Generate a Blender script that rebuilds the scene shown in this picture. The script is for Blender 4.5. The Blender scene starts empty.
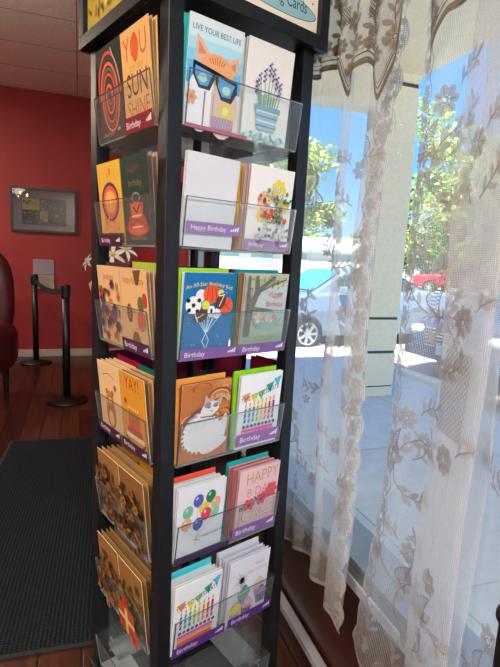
import bpy, math, random
from mathutils import Vector, Matrix
random.seed(7)
S = bpy.context.scene
COL = S.collection
PI = math.pi
H = 1.28

# ------------------------------------------------------------------ materials
MATS = {}
def lin(h):
    h = h.lstrip('#'); o = []
    for i in (0, 2, 4):
        c = int(h[i:i+2], 16)/255
        o.append(c/12.92 if c <= .04045 else ((c+.055)/1.055)**2.4)
    return (o[0], o[1], o[2], 1)
def mat(name, hexc=None, rough=.5, metal=0, emit=None, estr=1, spec=.5):
    if name in MATS: return MATS[name]
    m = bpy.data.materials.new(name); m.use_nodes = True
    b = m.node_tree.nodes['Principled BSDF']
    b.inputs['Base Color'].default_value = lin(hexc)
    b.inputs['Roughness'].default_value = rough
    b.inputs['Metallic'].default_value = metal
    b.inputs['Specular IOR Level'].default_value = spec
    if emit:
        b.inputs['Emission Color'].default_value = lin(emit); b.inputs['Emission Strength'].default_value = estr
    MATS[name] = m
    return m
def ink(hexc): return mat('ink_'+hexc.strip('#'), hexc, .7, spec=.15)
def nodes(name):
    m = bpy.data.materials.new(name); m.use_nodes = True
    nt = m.node_tree; MATS[name] = m
    return m, nt, nt.nodes['Principled BSDF']
def N(nt, t, **k):
    n = nt.nodes.new(t)
    for a, v in k.items():
        if a.startswith('i_'): n.inputs[a[2:].replace('_', ' ')].default_value = v
        else: setattr(n, a, v)
    return n
def varied(name, c1, c2, scale, rough=.6, stretch=(1, 1, 1), bump=.1, detail=6, metal=0):
    m, nt, b = nodes(name)
    tc = N(nt, 'ShaderNodeTexCoord'); mp = N(nt, 'ShaderNodeMapping'); mp.inputs['Scale'].default_value = stretch
    nz = N(nt, 'ShaderNodeTexNoise'); nz.inputs['Scale'].default_value = scale; nz.inputs['Detail'].default_value = detail
    cr = N(nt, 'ShaderNodeValToRGB'); cr.color_ramp.elements[0].color = lin(c1); cr.color_ramp.elements[1].color = lin(c2)
    cr.color_ramp.elements[0].position = .35; cr.color_ramp.elements[1].position = .65
    bp = N(nt, 'ShaderNodeBump'); bp.inputs['Strength'].default_value = bump; bp.inputs['Distance'].default_value = .01
    L = nt.links.new
    L(tc.outputs['Object'], mp.inputs[0]); L(mp.outputs[0], nz.inputs['Vector']); L(nz.outputs[0], cr.inputs[0])
    L(cr.outputs[0], b.inputs['Base Color']); L(nz.outputs[0], bp.inputs['Height']); L(bp.outputs[0], b.inputs['Normal'])
    b.inputs['Roughness'].default_value = rough; b.inputs['Metallic'].default_value = metal
    return m

def brick_mat(name, c1, c2, mortar, bw, rh, ms, rough, rot=0, off=.5, noise=.5, nstretch=(1, 1, 1), nscale=6, bump=.3):
    m, nt, b = nodes(name); L = nt.links.new
    tc = N(nt, 'ShaderNodeTexCoord'); mp = N(nt, 'ShaderNodeMapping'); mp.inputs['Rotation'].default_value = (0, 0, rot)
    br = N(nt, 'ShaderNodeTexBrick'); br.offset = off
    br.inputs['Color1'].default_value = lin(c1); br.inputs['Color2'].default_value = lin(c2); br.inputs['Mortar'].default_value = lin(mortar)
    br.inputs['Scale'].default_value = 1; br.inputs['Brick Width'].default_value = bw; br.inputs['Row Height'].default_value = rh
    br.inputs['Mortar Size'].default_value = ms; br.inputs['Mortar Smooth'].default_value = .3
    mp2 = N(nt, 'ShaderNodeMapping'); mp2.inputs['Scale'].default_value = nstretch
    nz = N(nt, 'ShaderNodeTexNoise'); nz.inputs['Scale'].default_value = nscale; nz.inputs['Detail'].default_value = 8
    mr = N(nt, 'ShaderNodeMapRange'); mr.inputs['From Min'].default_value = .3; mr.inputs['From Max'].default_value = .7
    mr.inputs['To Min'].default_value = 1-noise; mr.inputs['To Max'].default_value = 1+noise*.6
    mx = N(nt, 'ShaderNodeVectorMath', operation='SCALE')
    bp = N(nt, 'ShaderNodeBump'); bp.inputs['Strength'].default_value = bump; bp.inputs['Distance'].default_value = .004; bp.invert = True
    L(tc.outputs['Object'], mp.inputs[0]); L(mp.outputs[0], br.inputs['Vector']); L(mp.outputs[0], mp2.inputs[0]); L(mp2.outputs[0], nz.inputs['Vector'])
    L(nz.outputs[0], mr.inputs[0]); L(br.outputs['Color'], mx.inputs[0]); L(mr.outputs[0], mx.inputs['Scale'])
    L(mx.outputs[0], b.inputs['Base Color']); L(br.outputs['Fac'], bp.inputs['Height']); L(bp.outputs[0], b.inputs['Normal'])
    b.inputs['Roughness'].default_value = rough
    return m

def lace_mat(name, hexc, base, line, cell, trans=.5):
    """thin cloth with real see-through holes in a fine knitted net"""
    m = bpy.data.materials.new(name); m.use_nodes = True; nt = m.node_tree; nt.nodes.clear(); L = nt.links.new
    out = N(nt, 'ShaderNodeOutputMaterial')
    uv = N(nt, 'ShaderNodeUVMap'); sp = N(nt, 'ShaderNodeSeparateXYZ'); L(uv.outputs[0], sp.inputs[0])
    vals = []
    for ax, c in ((0, cell), (1, cell*.8)):
        mu = N(nt, 'ShaderNodeMath', operation='MULTIPLY'); mu.inputs[1].default_value = 2*PI/c
        L(sp.outputs[ax], mu.inputs[0]); co = N(nt, 'ShaderNodeMath', operation='COSINE'); L(mu.outputs[0], co.inputs[0])
        vals.append(co)
    mxn = N(nt, 'ShaderNodeMath', operation='MAXIMUM'); L(vals[0].outputs[0], mxn.inputs[0]); L(vals[1].outputs[0], mxn.inputs[1])
    mr = N(nt, 'ShaderNodeMapRange'); mr.inputs['From Min'].default_value = .2; mr.inputs['From Max'].default_value = .95
    mr.inputs['To Min'].default_value = base; mr.inputs['To Max'].default_value = line
    L(mxn.outputs[0], mr.inputs[0])
    df = N(nt, 'ShaderNodeBsdfDiffuse'); df.inputs[0].default_value = lin(hexc)
    tl = N(nt, 'ShaderNodeBsdfTranslucent'); tl.inputs[0].default_value = lin(hexc)
    tr = N(nt, 'ShaderNodeBsdfTransparent')
    m1 = N(nt, 'ShaderNodeMixShader'); m1.inputs[0].default_value = trans
    m2 = N(nt, 'ShaderNodeMixShader')
    L(df.outputs[0], m1.inputs[1]); L(tl.outputs[0], m1.inputs[2])
    L(mr.outputs[0], m2.inputs[0]); L(tr.outputs[0], m2.inputs[1]); L(m1.outputs[0], m2.inputs[2]); L(m2.outputs[0], out.inputs[0])
    MATS[name] = m; return m

def clear_mat(name, tint, haze, gloss, hazecol='#ffffff', rough=.08):
    m = bpy.data.materials.new(name); m.use_nodes = True; nt = m.node_tree; nt.nodes.clear(); L = nt.links.new
    out = N(nt, 'ShaderNodeOutputMaterial')
    tr = N(nt, 'ShaderNodeBsdfTransparent'); tr.inputs[0].default_value = lin(tint)
    df = N(nt, 'ShaderNodeBsdfDiffuse'); df.inputs[0].default_value = lin(hazecol)
    gl = N(nt, 'ShaderNodeBsdfGlossy'); gl.inputs['Roughness'].default_value = rough
    fr = N(nt, 'ShaderNodeFresnel'); fr.inputs[0].default_value = 1.45
    mu = N(nt, 'ShaderNodeMath', operation='MULTIPLY'); mu.inputs[1].default_value = gloss; L(fr.outputs[0], mu.inputs[0])
    a = N(nt, 'ShaderNodeMixShader'); a.inputs[0].default_value = haze
    b = N(nt, 'ShaderNodeMixShader')
    L(tr.outputs[0], a.inputs[1]); L(df.outputs[0], a.inputs[2]); L(mu.outputs[0], b.inputs[0]); L(a.outputs[0], b.inputs[1]); L(gl.outputs[0], b.inputs[2])
    L(b.outputs[0], out.inputs[0]); MATS[name] = m; return m

M_black = varied('black_powder_coat', '#121418', '#181b20', 60, .45, bump=.05)
M_black.node_tree.nodes['Principled BSDF'].inputs['Specular IOR Level'].default_value = .32
M_blackpl = mat('black_plastic', '#0d0e10', .4)
M_metal = mat('brushed_metal', '#b9bdc2', .3, .9)
M_alu = mat('grey_aluminium', '#8f979d', .35, .6)
M_acr = clear_mat('clear_acrylic', '#fcfefe', .03, .13, '#e6eef0')
M_acredge = clear_mat('acrylic_edge', '#a8b6b8', .35, .6, '#8d9a9e')
M_glass = clear_mat('window_glass', '#f8fcfb', .006, .008, rough=.01)
M_net = lace_mat('lace_net', '#e6e4e1', .11, .60, .0036, .62)
M_lace = lace_mat('lace_motif', '#b9b5b0', .55, .85, .003, .4)  # motif and thread coloured darker than the net for their backlit look
M_thread = lace_mat('lace_thread', '#9c958d', .85, .95, .003, .25)
M_hem = lace_mat('lace_border', '#d3d1ce', .40, .8, .0045, .5)
V_net = lace_mat('shaded_ecru_net', '#b9b1a2', .30, .8, .0036, .4)  # valance cloth: ecru darkened in colour for the shade at the top
V_lace = lace_mat('shaded_ecru_motif', '#8f8472', .8, .97, .003, .3)
V_thread = lace_mat('shaded_ecru_thread', '#776b5a', .9, 1, .003, .3)
V_hem = lace_mat('shaded_ecru_border', '#8a7d6a', .8, .97, .0045, .3)
M_paper_white = ink('#e9e7e6')
M_stucco = varied('beige_stucco', '#eadcbc', '#f0e4c8', 30, .9, bump=.25)
M_groove = mat('dark_joint', '#4a4f52', .8)

# ------------------------------------------------------------------ mesh building
class G:
    def __init__(s): s.v = []; s.f = []; s.m = []; s.ml = []; s.uv = {}
    def mi(s, m):
        if m not in s.ml: s.ml.append(m)
        return s.ml.index(m)
    def add(s, vs, fs, m):
        n = len(s.v); s.v += [tuple(x) for x in vs]; k = s.mi(m)
        for f in fs: s.f.append(tuple(i+n for i in f)); s.m.append(k)
        return s
    def box(s, a, b, m, M=None):
        x0, y0, z0 = a; x1, y1, z1 = b
        vs = [Vector(p) for p in ((x0,y0,z0),(x1,y0,z0),(x1,y1,z0),(x0,y1,z0),(x0,y0,z1),(x1,y0,z1),(x1,y1,z1),(x0,y1,z1))]
        if M: vs = [M@v for v in vs]
        return s.add(vs, [(0,3,2,1),(4,5,6,7),(0,1,5,4),(1,2,6,5),(2,3,7,6),(3,0,4,7)], m)
    def lathe(s, prof, m, c=(0,0,0), seg=24, M=None):
        vs = []; fs = []
        for r, z in prof:
            for i in range(seg):
                a = 2*PI*i/seg; vs.append(Vector((c[0]+r*math.cos(a), c[1]+r*math.sin(a), c[2]+z)))
        for j in range(len(prof)-1):
            for i in range(seg):
                k = (i+1) % seg; fs.append((j*seg+i, j*seg+k, (j+1)*seg+k, (j+1)*seg+i))
        fs.append(tuple(range(seg-1, -1, -1))); fs.append(tuple((len(prof)-1)*seg+i for i in range(seg)))
        if M: vs = [M@v for v in vs]
        return s.add(vs, fs, m)
    def tube(s, pts, rad, m, seg=8, flat=None):
        pts = [Vector(p) for p in pts]; vs = []; fs = []
        for i, p in enumerate(pts):
            t = (pts[min(i+1, len(pts)-1)]-pts[max(i-1, 0)]).normalized()
            up = Vector((0,0,1)) if abs(t.z) < .9 else Vector((1,0,0))
            a = t.cross(up).normalized(); b = a.cross(t).normalized()
            r = rad[i] if isinstance(rad, (list, tuple)) else rad
            for k in range(seg):
                q = 2*PI*k/seg; vs.append(p+a*r*math.cos(q)+b*r*(flat or 1)*math.sin(q))
        for i in range(len(pts)-1):
            for k in range(seg):
                l = (k+1) % seg; fs.append((i*seg+k, i*seg+l, (i+1)*seg+l, (i+1)*seg+k))
        fs.append(tuple(range(seg-1, -1, -1))); fs.append(tuple((len(pts)-1)*seg+k for k in range(seg)))
        return s.add(vs, fs, m)
    def blob(s, c, r, m, seg=14, rings=9, M=None, e=1.0):
        vs = []; fs = []
        def sp(v): return math.copysign(abs(v)**e, v)
        for j in range(1, rings):
            t = PI*j/rings
            for i in range(seg):
                a = 2*PI*i/seg
                vs.append(Vector((c[0]+r[0]*sp(math.sin(t))*sp(math.cos(a)), c[1]+r[1]*sp(math.sin(t))*sp(math.sin(a)), c[2]+r[2]*sp(math.cos(t)))))
        n = len(vs); vs += [Vector((c[0], c[1], c[2]+r[2])), Vector((c[0], c[1], c[2]-r[2]))]
        for j in range(rings-2):
            for i in range(seg):
                k = (i+1) % seg; fs.append((j*seg+i, (j+1)*seg+i, (j+1)*seg+k, j*seg+k))
        for i in range(seg):
            k = (i+1) % seg; fs.append((n, i, k)); fs.append((n+1, (rings-2)*seg+k, (rings-2)*seg+i))
        if M: vs = [M@v for v in vs]
        return s.add(vs, fs, m)
    def mesh(s, name, smooth=False):
        me = bpy.data.meshes.new(name); me.from_pydata(s.v, [], s.f)
        for m in s.ml: me.materials.append(m)
        for p, k in zip(me.polygons, s.m): p.material_index = k; p.use_smooth = smooth
        me.update(); return me
    def obj(s, name, parent=None, smooth=False, bevel=0):
        o = bpy.data.objects.new(name, s.mesh(name, smooth)); COL.objects.link(o)
        if parent: o.parent = parent
        if bevel:
            b = o.modifiers.new('bevel', 'BEVEL'); b.width = bevel; b.segments = 2; b.limit_method = 'ANGLE'
        return o
def tag(o, label, cat, group=None, kind=None):
    o['label'] = label; o['category'] = cat
    if group: o['group'] = group
    if kind: o['kind'] = kind
    return o
def struct(o, label=None):
    o['kind'] = 'structure'
    if label: o['label'] = label; o['category'] = o.name.split('_')[0].split('.')[0]
    return o
def empty(name, loc, rz=0):
    o = bpy.data.objects.new(name, None); COL.objects.link(o); o.location = loc; o.rotation_euler = (0, 0, rz); o.empty_display_size = .1
    return o
def copy_tree(o):
    c = o.copy(); COL.objects.link(c)
    for ch in list(o.children):
        d = ch.copy(); COL.objects.link(d); d.parent = c
        for g in list(ch.children):
            e = g.copy(); COL.objects.link(e); e.parent = d
    return c

TXT = {}
def text_geo(s):
    """outline of a word as flat faces, centred, height of a capital about 0.7"""
    if s in TXT: return TXT[s]
    cu = bpy.data.curves.new('t', 'FONT'); cu.body = s; cu.align_x = 'CENTER'; cu.resolution_u = 3
    o = bpy.data.objects.new('t', cu); COL.objects.link(o)
    bpy.context.view_layer.update()
    me = o.evaluated_get(bpy.context.evaluated_depsgraph_get()).to_mesh()
    r = ([tuple(v.co[:2]) for v in me.vertices], [tuple(p.vertices) for p in me.polygons])
    bpy.data.objects.remove(o); bpy.data.curves.remove(cu)
    TXT[s] = r; return r

# ------------------------------------------------------------------ flat printed artwork, x 0..1 across the card, y 0..1.43 up
CW, CH = .135, .193
class Art:
    def __init__(s, base, w=CW, h=CH, th=.0016, edge=None):
        s.w, s.h = w, h; s.g = G(); s.k = 1
        e = ink(edge or base)
        s.g.box((-w/2, 0, 0), (w/2, th, h), e)
        if edge: s.rect(0, 0, 1, h/w, base)
    def P(s, x, y): return ((x-.5)*s.w, -.00006*s.k, y*s.w)
    def poly(s, pts, c):
        s.g.add([s.P(*p) for p in pts], [tuple(range(len(pts)))], ink(c)); s.k += 1
    def rect(s, x0, y0, x1, y1, c): s.poly([(x0,y0),(x1,y0),(x1,y1),(x0,y1)], c)
    def ell(s, x, y, rx, ry, c, rot=0, n=18):
        cr, sr = math.cos(rot), math.sin(rot)
        s.poly([(x+rx*math.cos(a)*cr-ry*math.sin(a)*sr, y+rx*math.cos(a)*sr+ry*math.sin(a)*cr) for a in [2*PI*i/n for i in range(n)]], c)
    def line(s, pts, w, c):
        for (x0,y0),(x1,y1) in zip(pts, pts[1:]):
            d = math.hypot(x1-x0, y1-y0) or 1; nx, ny = -(y1-y0)/d*w/2, (x1-x0)/d*w/2
            s.g.add([s.P(x0+nx,y0+ny), s.P(x0-nx,y0-ny), s.P(x1-nx,y1-ny), s.P(x1+nx,y1+ny)], [(0,1,2,3)], ink(c))
        s.k += 1
    def text(s, t, x, y, size, c, sx=1, rot=0, arch=0):
        vs, fs = text_geo(t); cr, sr = math.cos(rot), math.sin(rot); o = []
        for a, b in vs:
            a *= size*sx; b *= size; b += -arch*a*a
            o.append(s.P(x+a*cr-b*sr, y+a*sr+b*cr))
        s.g.add(o, fs, ink(c)); s.k += 1
    def flower(s, x, y, r, c, c2, n=6):
        for i in range(n):
            a = 2*PI*i/n; s.ell(x+r*.55*math.cos(a), y+r*.55*math.sin(a), r*.5, r*.36, c, a, 10)
        s.ell(x, y, r*.28, r*.28, c2, 0, 10)
    def mesh(s, name): return s.g.mesh(name)
T = CH/CW

def art_sunglasses_cat():
    a = Art('#7fc4e6', edge='#e6eef0')
    for i, c in enumerate(('#3fa3d8','#5db3de','#86c6e4','#a9d5e6','#c6dfe8','#d3dde4')):
        a.rect(0, .55+i*.15, 1, T if i == 5 else .56+(i+1)*.15, c)
    a.rect(0, 0, 1, .56, '#dccfd2')
    a.text('LIVE YOUR BEST LIFE', .5, 1.24, .105, '#3c4f86', .92)
    a.poly([(.14,.9),(.14,1.2),(.26,1.12),(.4,.98),(.4,.8)], '#e0aa90'); a.poly([(.18,.95),(.18,1.12),(.32,.98)], '#c98a72')
    a.poly([(.92,.8),(.93,1.06),(.8,1.02),(.66,.9)], '#e0aa90'); a.poly([(.88,.85),(.88,.99),(.76,.92)], '#c98a72')
    a.ell(.53, .8, .32, .22, '#e3a273')
    for i in range(7): a.line([(.38+i*.05,.98-abs(i-3)*.012),(.42+i*.035,.88)], .018, '#bf7440')
    a.ell(.28,.36,.26,.42,'#e9e6ea'); a.ell(.7,.3,.28,.4,'#dcb9b4'); a.rect(.02,.02,.46,.5,'#e7e2ea')
    a.poly([(.1,.86),(.5,.8),(.52,.72),(.42,.52),(.22,.52),(.1,.68)], '#15181f')
    a.poly([(.5,.8),(.94,.72),(.94,.58),(.84,.42),(.64,.44),(.52,.64)], '#15181f')
    a.poly([(.14,.8),(.46,.75),(.38,.57),(.24,.56),(.14,.68)], '#5a9bd6'); a.ell(.28,.66,.08,.06,'#a9d8c9')
    a.poly([(.57,.73),(.89,.68),(.81,.49),(.66,.49),(.57,.6)], '#5a9bd6'); a.ell(.73,.58,.08,.06,'#a9d8c9')
    a.line([(.34,.5),(.33,.04)], .03, '#9a8184'); a.line([(.5,.5),(.5,.02)], .02, '#b99aa0')
    a.flower(.1,.38,.1,'#e0a27c','#c4825c'); a.ell(.75,.3,.16,.12,'#dfc86a'); a.ell(.74,.3,.06,.06,'#e9de9c')
    a.rect(.48,.04,.9,.2,'#a98aa6')
    for i in range(8): a.line([(.5+i*.05,.05),(.53+i*.05,.19)], .012, '#c8a9c0')
    return a
def art_lavender():
    a = Art('#e4e0dd')
    for i, (x, t) in enumerate(((.3,.98),(.4,1.06),(.5,1.16),(.58,1.1),(.66,1.0),(.74,.92),(.24,.88))):
        a.line([(.5+(x-.5)*.5,.45),(x,t)], .014, '#6c9b74')
        for k in range(6): a.ell(x+(-1)**k*.018, t-.035*k, .026, .02, '#6a5b93' if k % 2 else '#857ab0', 0, 8)
    for i in range(9): a.line([(.32+i*.045,.5),(.26+i*.062,.72+.05*math.sin(i*2))], .02, '#79ab93')
    a.poly([(.3,.18),(.7,.18),(.76,.5),(.24,.5)], '#9fb9cc')
    for i in range(4): a.line([(.27,.24+i*.07),(.73,.24+i*.07)], .018, ('#5d7fa6','#e2e8ec')[i % 2])
    a.rect(.22,.46,.78,.54,'#7da6ba')
    for i in range(16): a.ell(.06+.9*((i*37)%16)/16,.05+.02*(i%4),.06,.04,('#8ec0c8','#b5d6d4','#7fa7b5','#d8e4da')[i%4],i,8)
    return a
def art_blank(): return Art('#d3d3d9')
def art_bouquet():
    a = Art('#e8e3e2'); C = ['#e4c84a','#d65f4e','#e9a48e','#5b9a63','#7a6f8f','#4b6f68','#d9dfe0','#c7505b','#e7d27a']
    a.flower(.36,.86,.17,'#e9b3a3','#a33f63',7); a.flower(.66,1.08,.17,'#e6cd50','#d59b3a',7); a.flower(.78,.8,.15,'#e2cf62','#b8863a',7)
    a.flower(.58,.62,.14,'#cf5a4c','#7a3140'); a.flower(.3,.6,.11,'#e9c56a','#c7763b')
    rnd = random.Random(3)
    for i in range(46):
        t = rnd.uniform(0, 2*PI); r = rnd.uniform(.12,.4); x = .52+r*math.cos(t)*.95; y = .78+r*math.sin(t)
        if rnd.random() < .45: a.ell(x, y, .055, .022, rnd.choice(['#4f8f5f','#2f7a52','#87b7a1','#a9c8bf']), rnd.uniform(0,3), 8)
        else: a.flower(x, y, rnd.uniform(.035,.06), rnd.choice(C), '#5a4550', 5)
    rnd = random.Random(5)
    for i in range(26): a.flower(rnd.uniform(.15,.85), rnd.uniform(.2,.42), .035, rnd.choice(['#8b8a94','#b7b7bd','#6c6b76','#a8b59d']), '#4a4c55', 5)
    return a
def art_sports():
    a = Art('#1f6ea8', edge='#dfe6ea'); a.rect(.04,.04,.96,T-.04,'#1f6ea8')
    rnd = random.Random(4)
    for i in range(22): a.ell(rnd.uniform(.08,.92), rnd.uniform(.1,1.35), .012,.012,'#8cc4ea',0,5)
    a.text("An All-Star Birthday Kid!", .5, 1.22, .092, '#e7d873', 1, -.02, .35)
    k = (.5,.36)
    for x, y in ((.2,.8),(.34,.72),(.36,.98),(.52,1.05),(.55,.78),(.65,.75),(.72,.97),(.86,.85)): a.line([(x,y),(.48,.42)], .012, '#c9dde8')
    a.line([(.48,.42),(.42,.28),(.5,.14),(.44,.05)], .012, '#c9dde8'); a.line([(.48,.42),(.55,.3),(.5,.12)], .012, '#c9dde8')
    a.ell(.33,1.06,.1,.1,'#e6e4e2'); a.ell(.2,.9,.15,.15,'#eceae8')
    for x, y in ((.2,.9),(.1,.98),(.3,.98),(.12,.82),(.28,.8)): a.ell(x,y,.042,.042,'#1d2126',0,5)
    a.ell(.53,1.08,.16,.16,'#e2583a')
    for d in (-.07,0,.07): a.line([(.53+d,1.2),(.55+d*1.4,.96)], .012, '#8e2c1d')
    a.ell(.85,.88,.14,.14,'#e2583a'); a.line([(.76,.96),(.95,.8)], .012, '#8e2c1d'); a.line([(.78,.8),(.92,.98)], .012, '#8e2c1d')
    a.ell(.72,1.1,.06,.06,'#cfd94f'); a.ell(.43,.9,.075,.075,'#cfd94f')
    a.ell(.73,.96,.1,.14,'#5d3a30',-.3); a.line([(.7,.87),(.78,1.05)], .014, '#e8e4e0'); a.line([(.68,1.05),(.8,1.07)], .02, '#e8e4e0')
    a.ell(.35,.72,.15,.1,'#5d3a30',.5); a.line([(.27,.68),(.43,.76)], .014, '#e8e4e0'); a.line([(.3,.62),(.22,.78)], .02, '#e8e4e0')
    a.ell(.55,.79,.075,.1,'#e9e7e6'); a.ell(.66,.75,.085,.085,'#dfe3ea'); a.ell(.55,.8,.025,.04,'#2a2d33')
    a.rect(.04,.04,.96,.14,'#2a72a6')
    return a
def art_hammock():
    a = Art('#aeb6b6', edge='#d5d4cc')
    a.rect(.03,.9,.97,T-.02,'#b3bb9f'); a.rect(.03,.45,.97,1.2,'#b7c1c6'); a.rect(.03,.04,.97,.5,'#a7b79f')
    rnd = random.Random(8)
    for i in range(60): a.ell(rnd.uniform(.05,.95), 1.4-abs(rnd.gauss(0,.12)), .03,.018, rnd.choice(['#8fa06a','#a6b183','#7b8c5e','#c0c79e']), rnd.uniform(0,3), 7)
    a.poly([(.03,.3),(.16,.3),(.2,.8),(.34,1.12),(.66,1.36),(.62,1.4),(.3,1.2),(.26,1.4),(.2,1.4),(.2,1.12),(.12,.9),(.08,1.4),(.03,1.4)], '#6f6a60')
    a.line([(.3,1.1),(.62,1.25),(.92,1.33)], .025, '#6f6a60'); a.line([(.12,.6),(.14,1.2)], .02, '#8d877b')
    a.text('Happy', .7, 1.02, .15, '#cf7f86', .9); a.text('Birthday', .7, .84, .14, '#cf7f86', .85)
    a.poly([(.14,.86),(.66,.78),(.66,.74),(.14,.8)], '#657a74')
    a.poly([(.16,.66),(.3,.48),(.55,.4),(.8,.46),(.96,.66),(.8,.58),(.5,.54)], '#8fb9b4')
    for i in range(12): a.line([(.2+i*.06,.62-.02*i%.1),(.3+i*.05,.46)], .012, '#5c9793')
    for i in range(14): a.ell(.25+rnd.random()*.5,.55+rnd.random()*.18,.05,.035,rnd.choice(['#d8a47e','#e2c29a','#c98f72','#d9d2b3']),rnd.random()*3,8)
    for i in range(26): a.line([(.05+i*.035,.2),(.06+i*.035,.3+.05*rnd.random())], .01, '#7f9a76')
    return a
def art_curled_cat():
    a = Art('#b8703f', edge='#c9a58e')
    rnd = random.Random(2)
    for i in range(13):
        cx, cy = rnd.uniform(.1,.9), rnd.uniform(.1,1.35)
        for r in (.24,.18,.12,.06):
            p = [(cx+r*math.cos(t*.3), cy+r*.6*math.sin(t*.3)) for t in range(0, 13)]
            p = [(min(.98,max(.02,x)), min(T-.02,max(.02,y))) for x, y in p]
            a.line(p, .03, rnd.choice(['#d08a50','#a85b32','#dba878','#c77a44','#8f4a2b']))
    a.ell(.45,.48,.4,.32,'#e2dfe0',.1); a.ell(.3,.7,.26,.16,'#dcd8da',.5); a.ell(.86,.5,.07,.3,'#d9d7dc',-.15); a.ell(.7,.22,.28,.09,'#dedbde',.35)
    for i in range(26):
        t = i/26*2*PI; a.line([(.45+.36*math.cos(t),.48+.28*math.sin(t)),(.45+.44*math.cos(t+.1),.48+.35*math.sin(t+.1))], .03, '#e8e6e8')
    a.line([(.12,.84),(.25,.92),(.4,.98)], .05, '#5a5468'); a.line([(.14,.8),(.3,.86)], .04, '#a89fae')
    a.ell(.55,.94,.19,.14,'#d8d2d6',.3); a.poly([(.42,1.04),(.44,1.22),(.56,1.08)],'#b9a5a6'); a.poly([(.66,1.08),(.8,1.14),(.76,.98)],'#b9a5a6')
    a.ell(.5,1.02,.07,.05,'#8d8088',.4); a.ell(.66,1.0,.06,.04,'#8d8088',.2)
    a.line([(.5,.96),(.56,.98)], .02, '#3c4a6a'); a.line([(.64,.97),(.7,.98)], .02, '#3c4a6a'); a.ell(.58,.9,.025,.018,'#c98b8e')
    a.line([(.36,.82),(.6,.8),(.74,.9)], .025, '#7a7482')
    return a
def art_celebrate():
    a = Art('#e3e6ea')
    a.line([(.06,1.05),(.3,1.0),(.6,1.12),(.94,1.34)], .012, '#8aa0b8')
    for i, (x, y, c) in enumerate(((.14,.98,'#e58a3c'),(.34,.95,'#e9cf45'),(.5,1.0,'#7cc46a'),(.7,1.12,'#2f9a72'),(.88,1.22,'#45b7cf'))):
        a.poly([(x-.09,y+.07),(x+.1,y+.12),(x+.03,y-.1)], c)
    a.text('TIME TO CELEBRATE', .5, 1.0, .135, '#2f3f7a', .72, .22)
    cs = ['#2c4fa0','#3d7fc8','#3f9b62','#8dbb48','#e2b53a','#e0803a','#c8472f','#9b3f8a']
    for i, c in enumerate(cs):
        x = .14+i*.095; a.rect(x,.5,x+.05,.78+.012*i,c); a.ell(x+.025,.84+.012*i,.02,.045,'#e8a33c'); a.line([(x,.56),(x+.05,.62)],.014,'#eef1f4'); a.line([(x,.68),(x+.05,.74)],.014,'#eef1f4')
    for i in range(9): a.ell(.15+i*.09,.43,.035,.035,('#37407c','#6e5aa8')[i%2])
    a.rect(.1,.3,.86,.38,'#d9528c')
    for i in range(9): a.ell(.14+i*.085,.3,.045,.04,'#e98cb2')
    a.rect(.1,.16,.86,.25,'#e0603c'); a.rect(.1,.25,.86,.28,'#e9b33f')
    return a
def art_balloons():
    a = Art('#d9dbe3', edge='#cfd0d8')
    B = [(.42,1.12,'#5357a8'),(.68,1.14,'#2e7a3c'),(.22,.95,'#6fb193'),(.55,.94,'#d8bf3c'),(.8,.98,'#dca27c'),(.78,.82,'#7ebd95'),(.2,.72,'#dca070'),(.6,.82,'#cf4452'),(.44,.66,'#4454a6')]
    for x, y, c in B: a.line([(x,y-.1),(.44,.34),(.42,.2)], .007, '#a9a7b0')
    for x, y, c in B: a.ell(x,y,.105,.125,c,-.15); a.poly([(x-.02,y-.14),(x+.03,y-.14),(x,y-.11)],c); a.ell(x-.03,y+.05,.025,.035,'#b8c0dc',-.4,8)
    a.line([(.38,.36),(.5,.32)], .03, '#b9a98a'); a.text('CONGRATULATIONS', .77, .36, .075, '#343c6e', .75, .04)
    a.rect(0,.02,1,.1,'#46385e')
    return a
def art_happy_cake():
    a = Art('#dcb9bd', edge='#d5aab0')
    a.text('HAPPY', .57, 1.12, .34, '#c1925f', .78, .05)
    a.text('B·DAY', .55, .84, .26, '#d77b7f', .9, .05)
    rnd = random.Random(6)
    for i in range(34): a.ell(.08+i*.026,.62+.24*(i/34)+.05*math.sin(i*1.9),.06,.02,rnd.choice(['#2f5d8f','#3f8db2','#78b5a8','#275a6b']),rnd.uniform(0,3),8)
    a.flower(.28,.66,.15,'#d8465e','#53243a'); a.flower(.58,.72,.13,'#d8465e','#53243a'); a.flower(.82,.86,.16,'#dd4c63','#8a7a2e')
    a.text('CAKE', .52, .34, .36, '#a5835e', .92, .05); a.text('CAKE', .53, .35, .36, '#e3c9c0', .88, .05)
    for i in range(10): a.line([(.03,.2+i*.05),(.09,.21+i*.05)],.012,'#6b4a5a'); a.line([(.9,.3+i*.04),(.97,.31+i*.04)],.012,'#6b4a5a')
    return a
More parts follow.
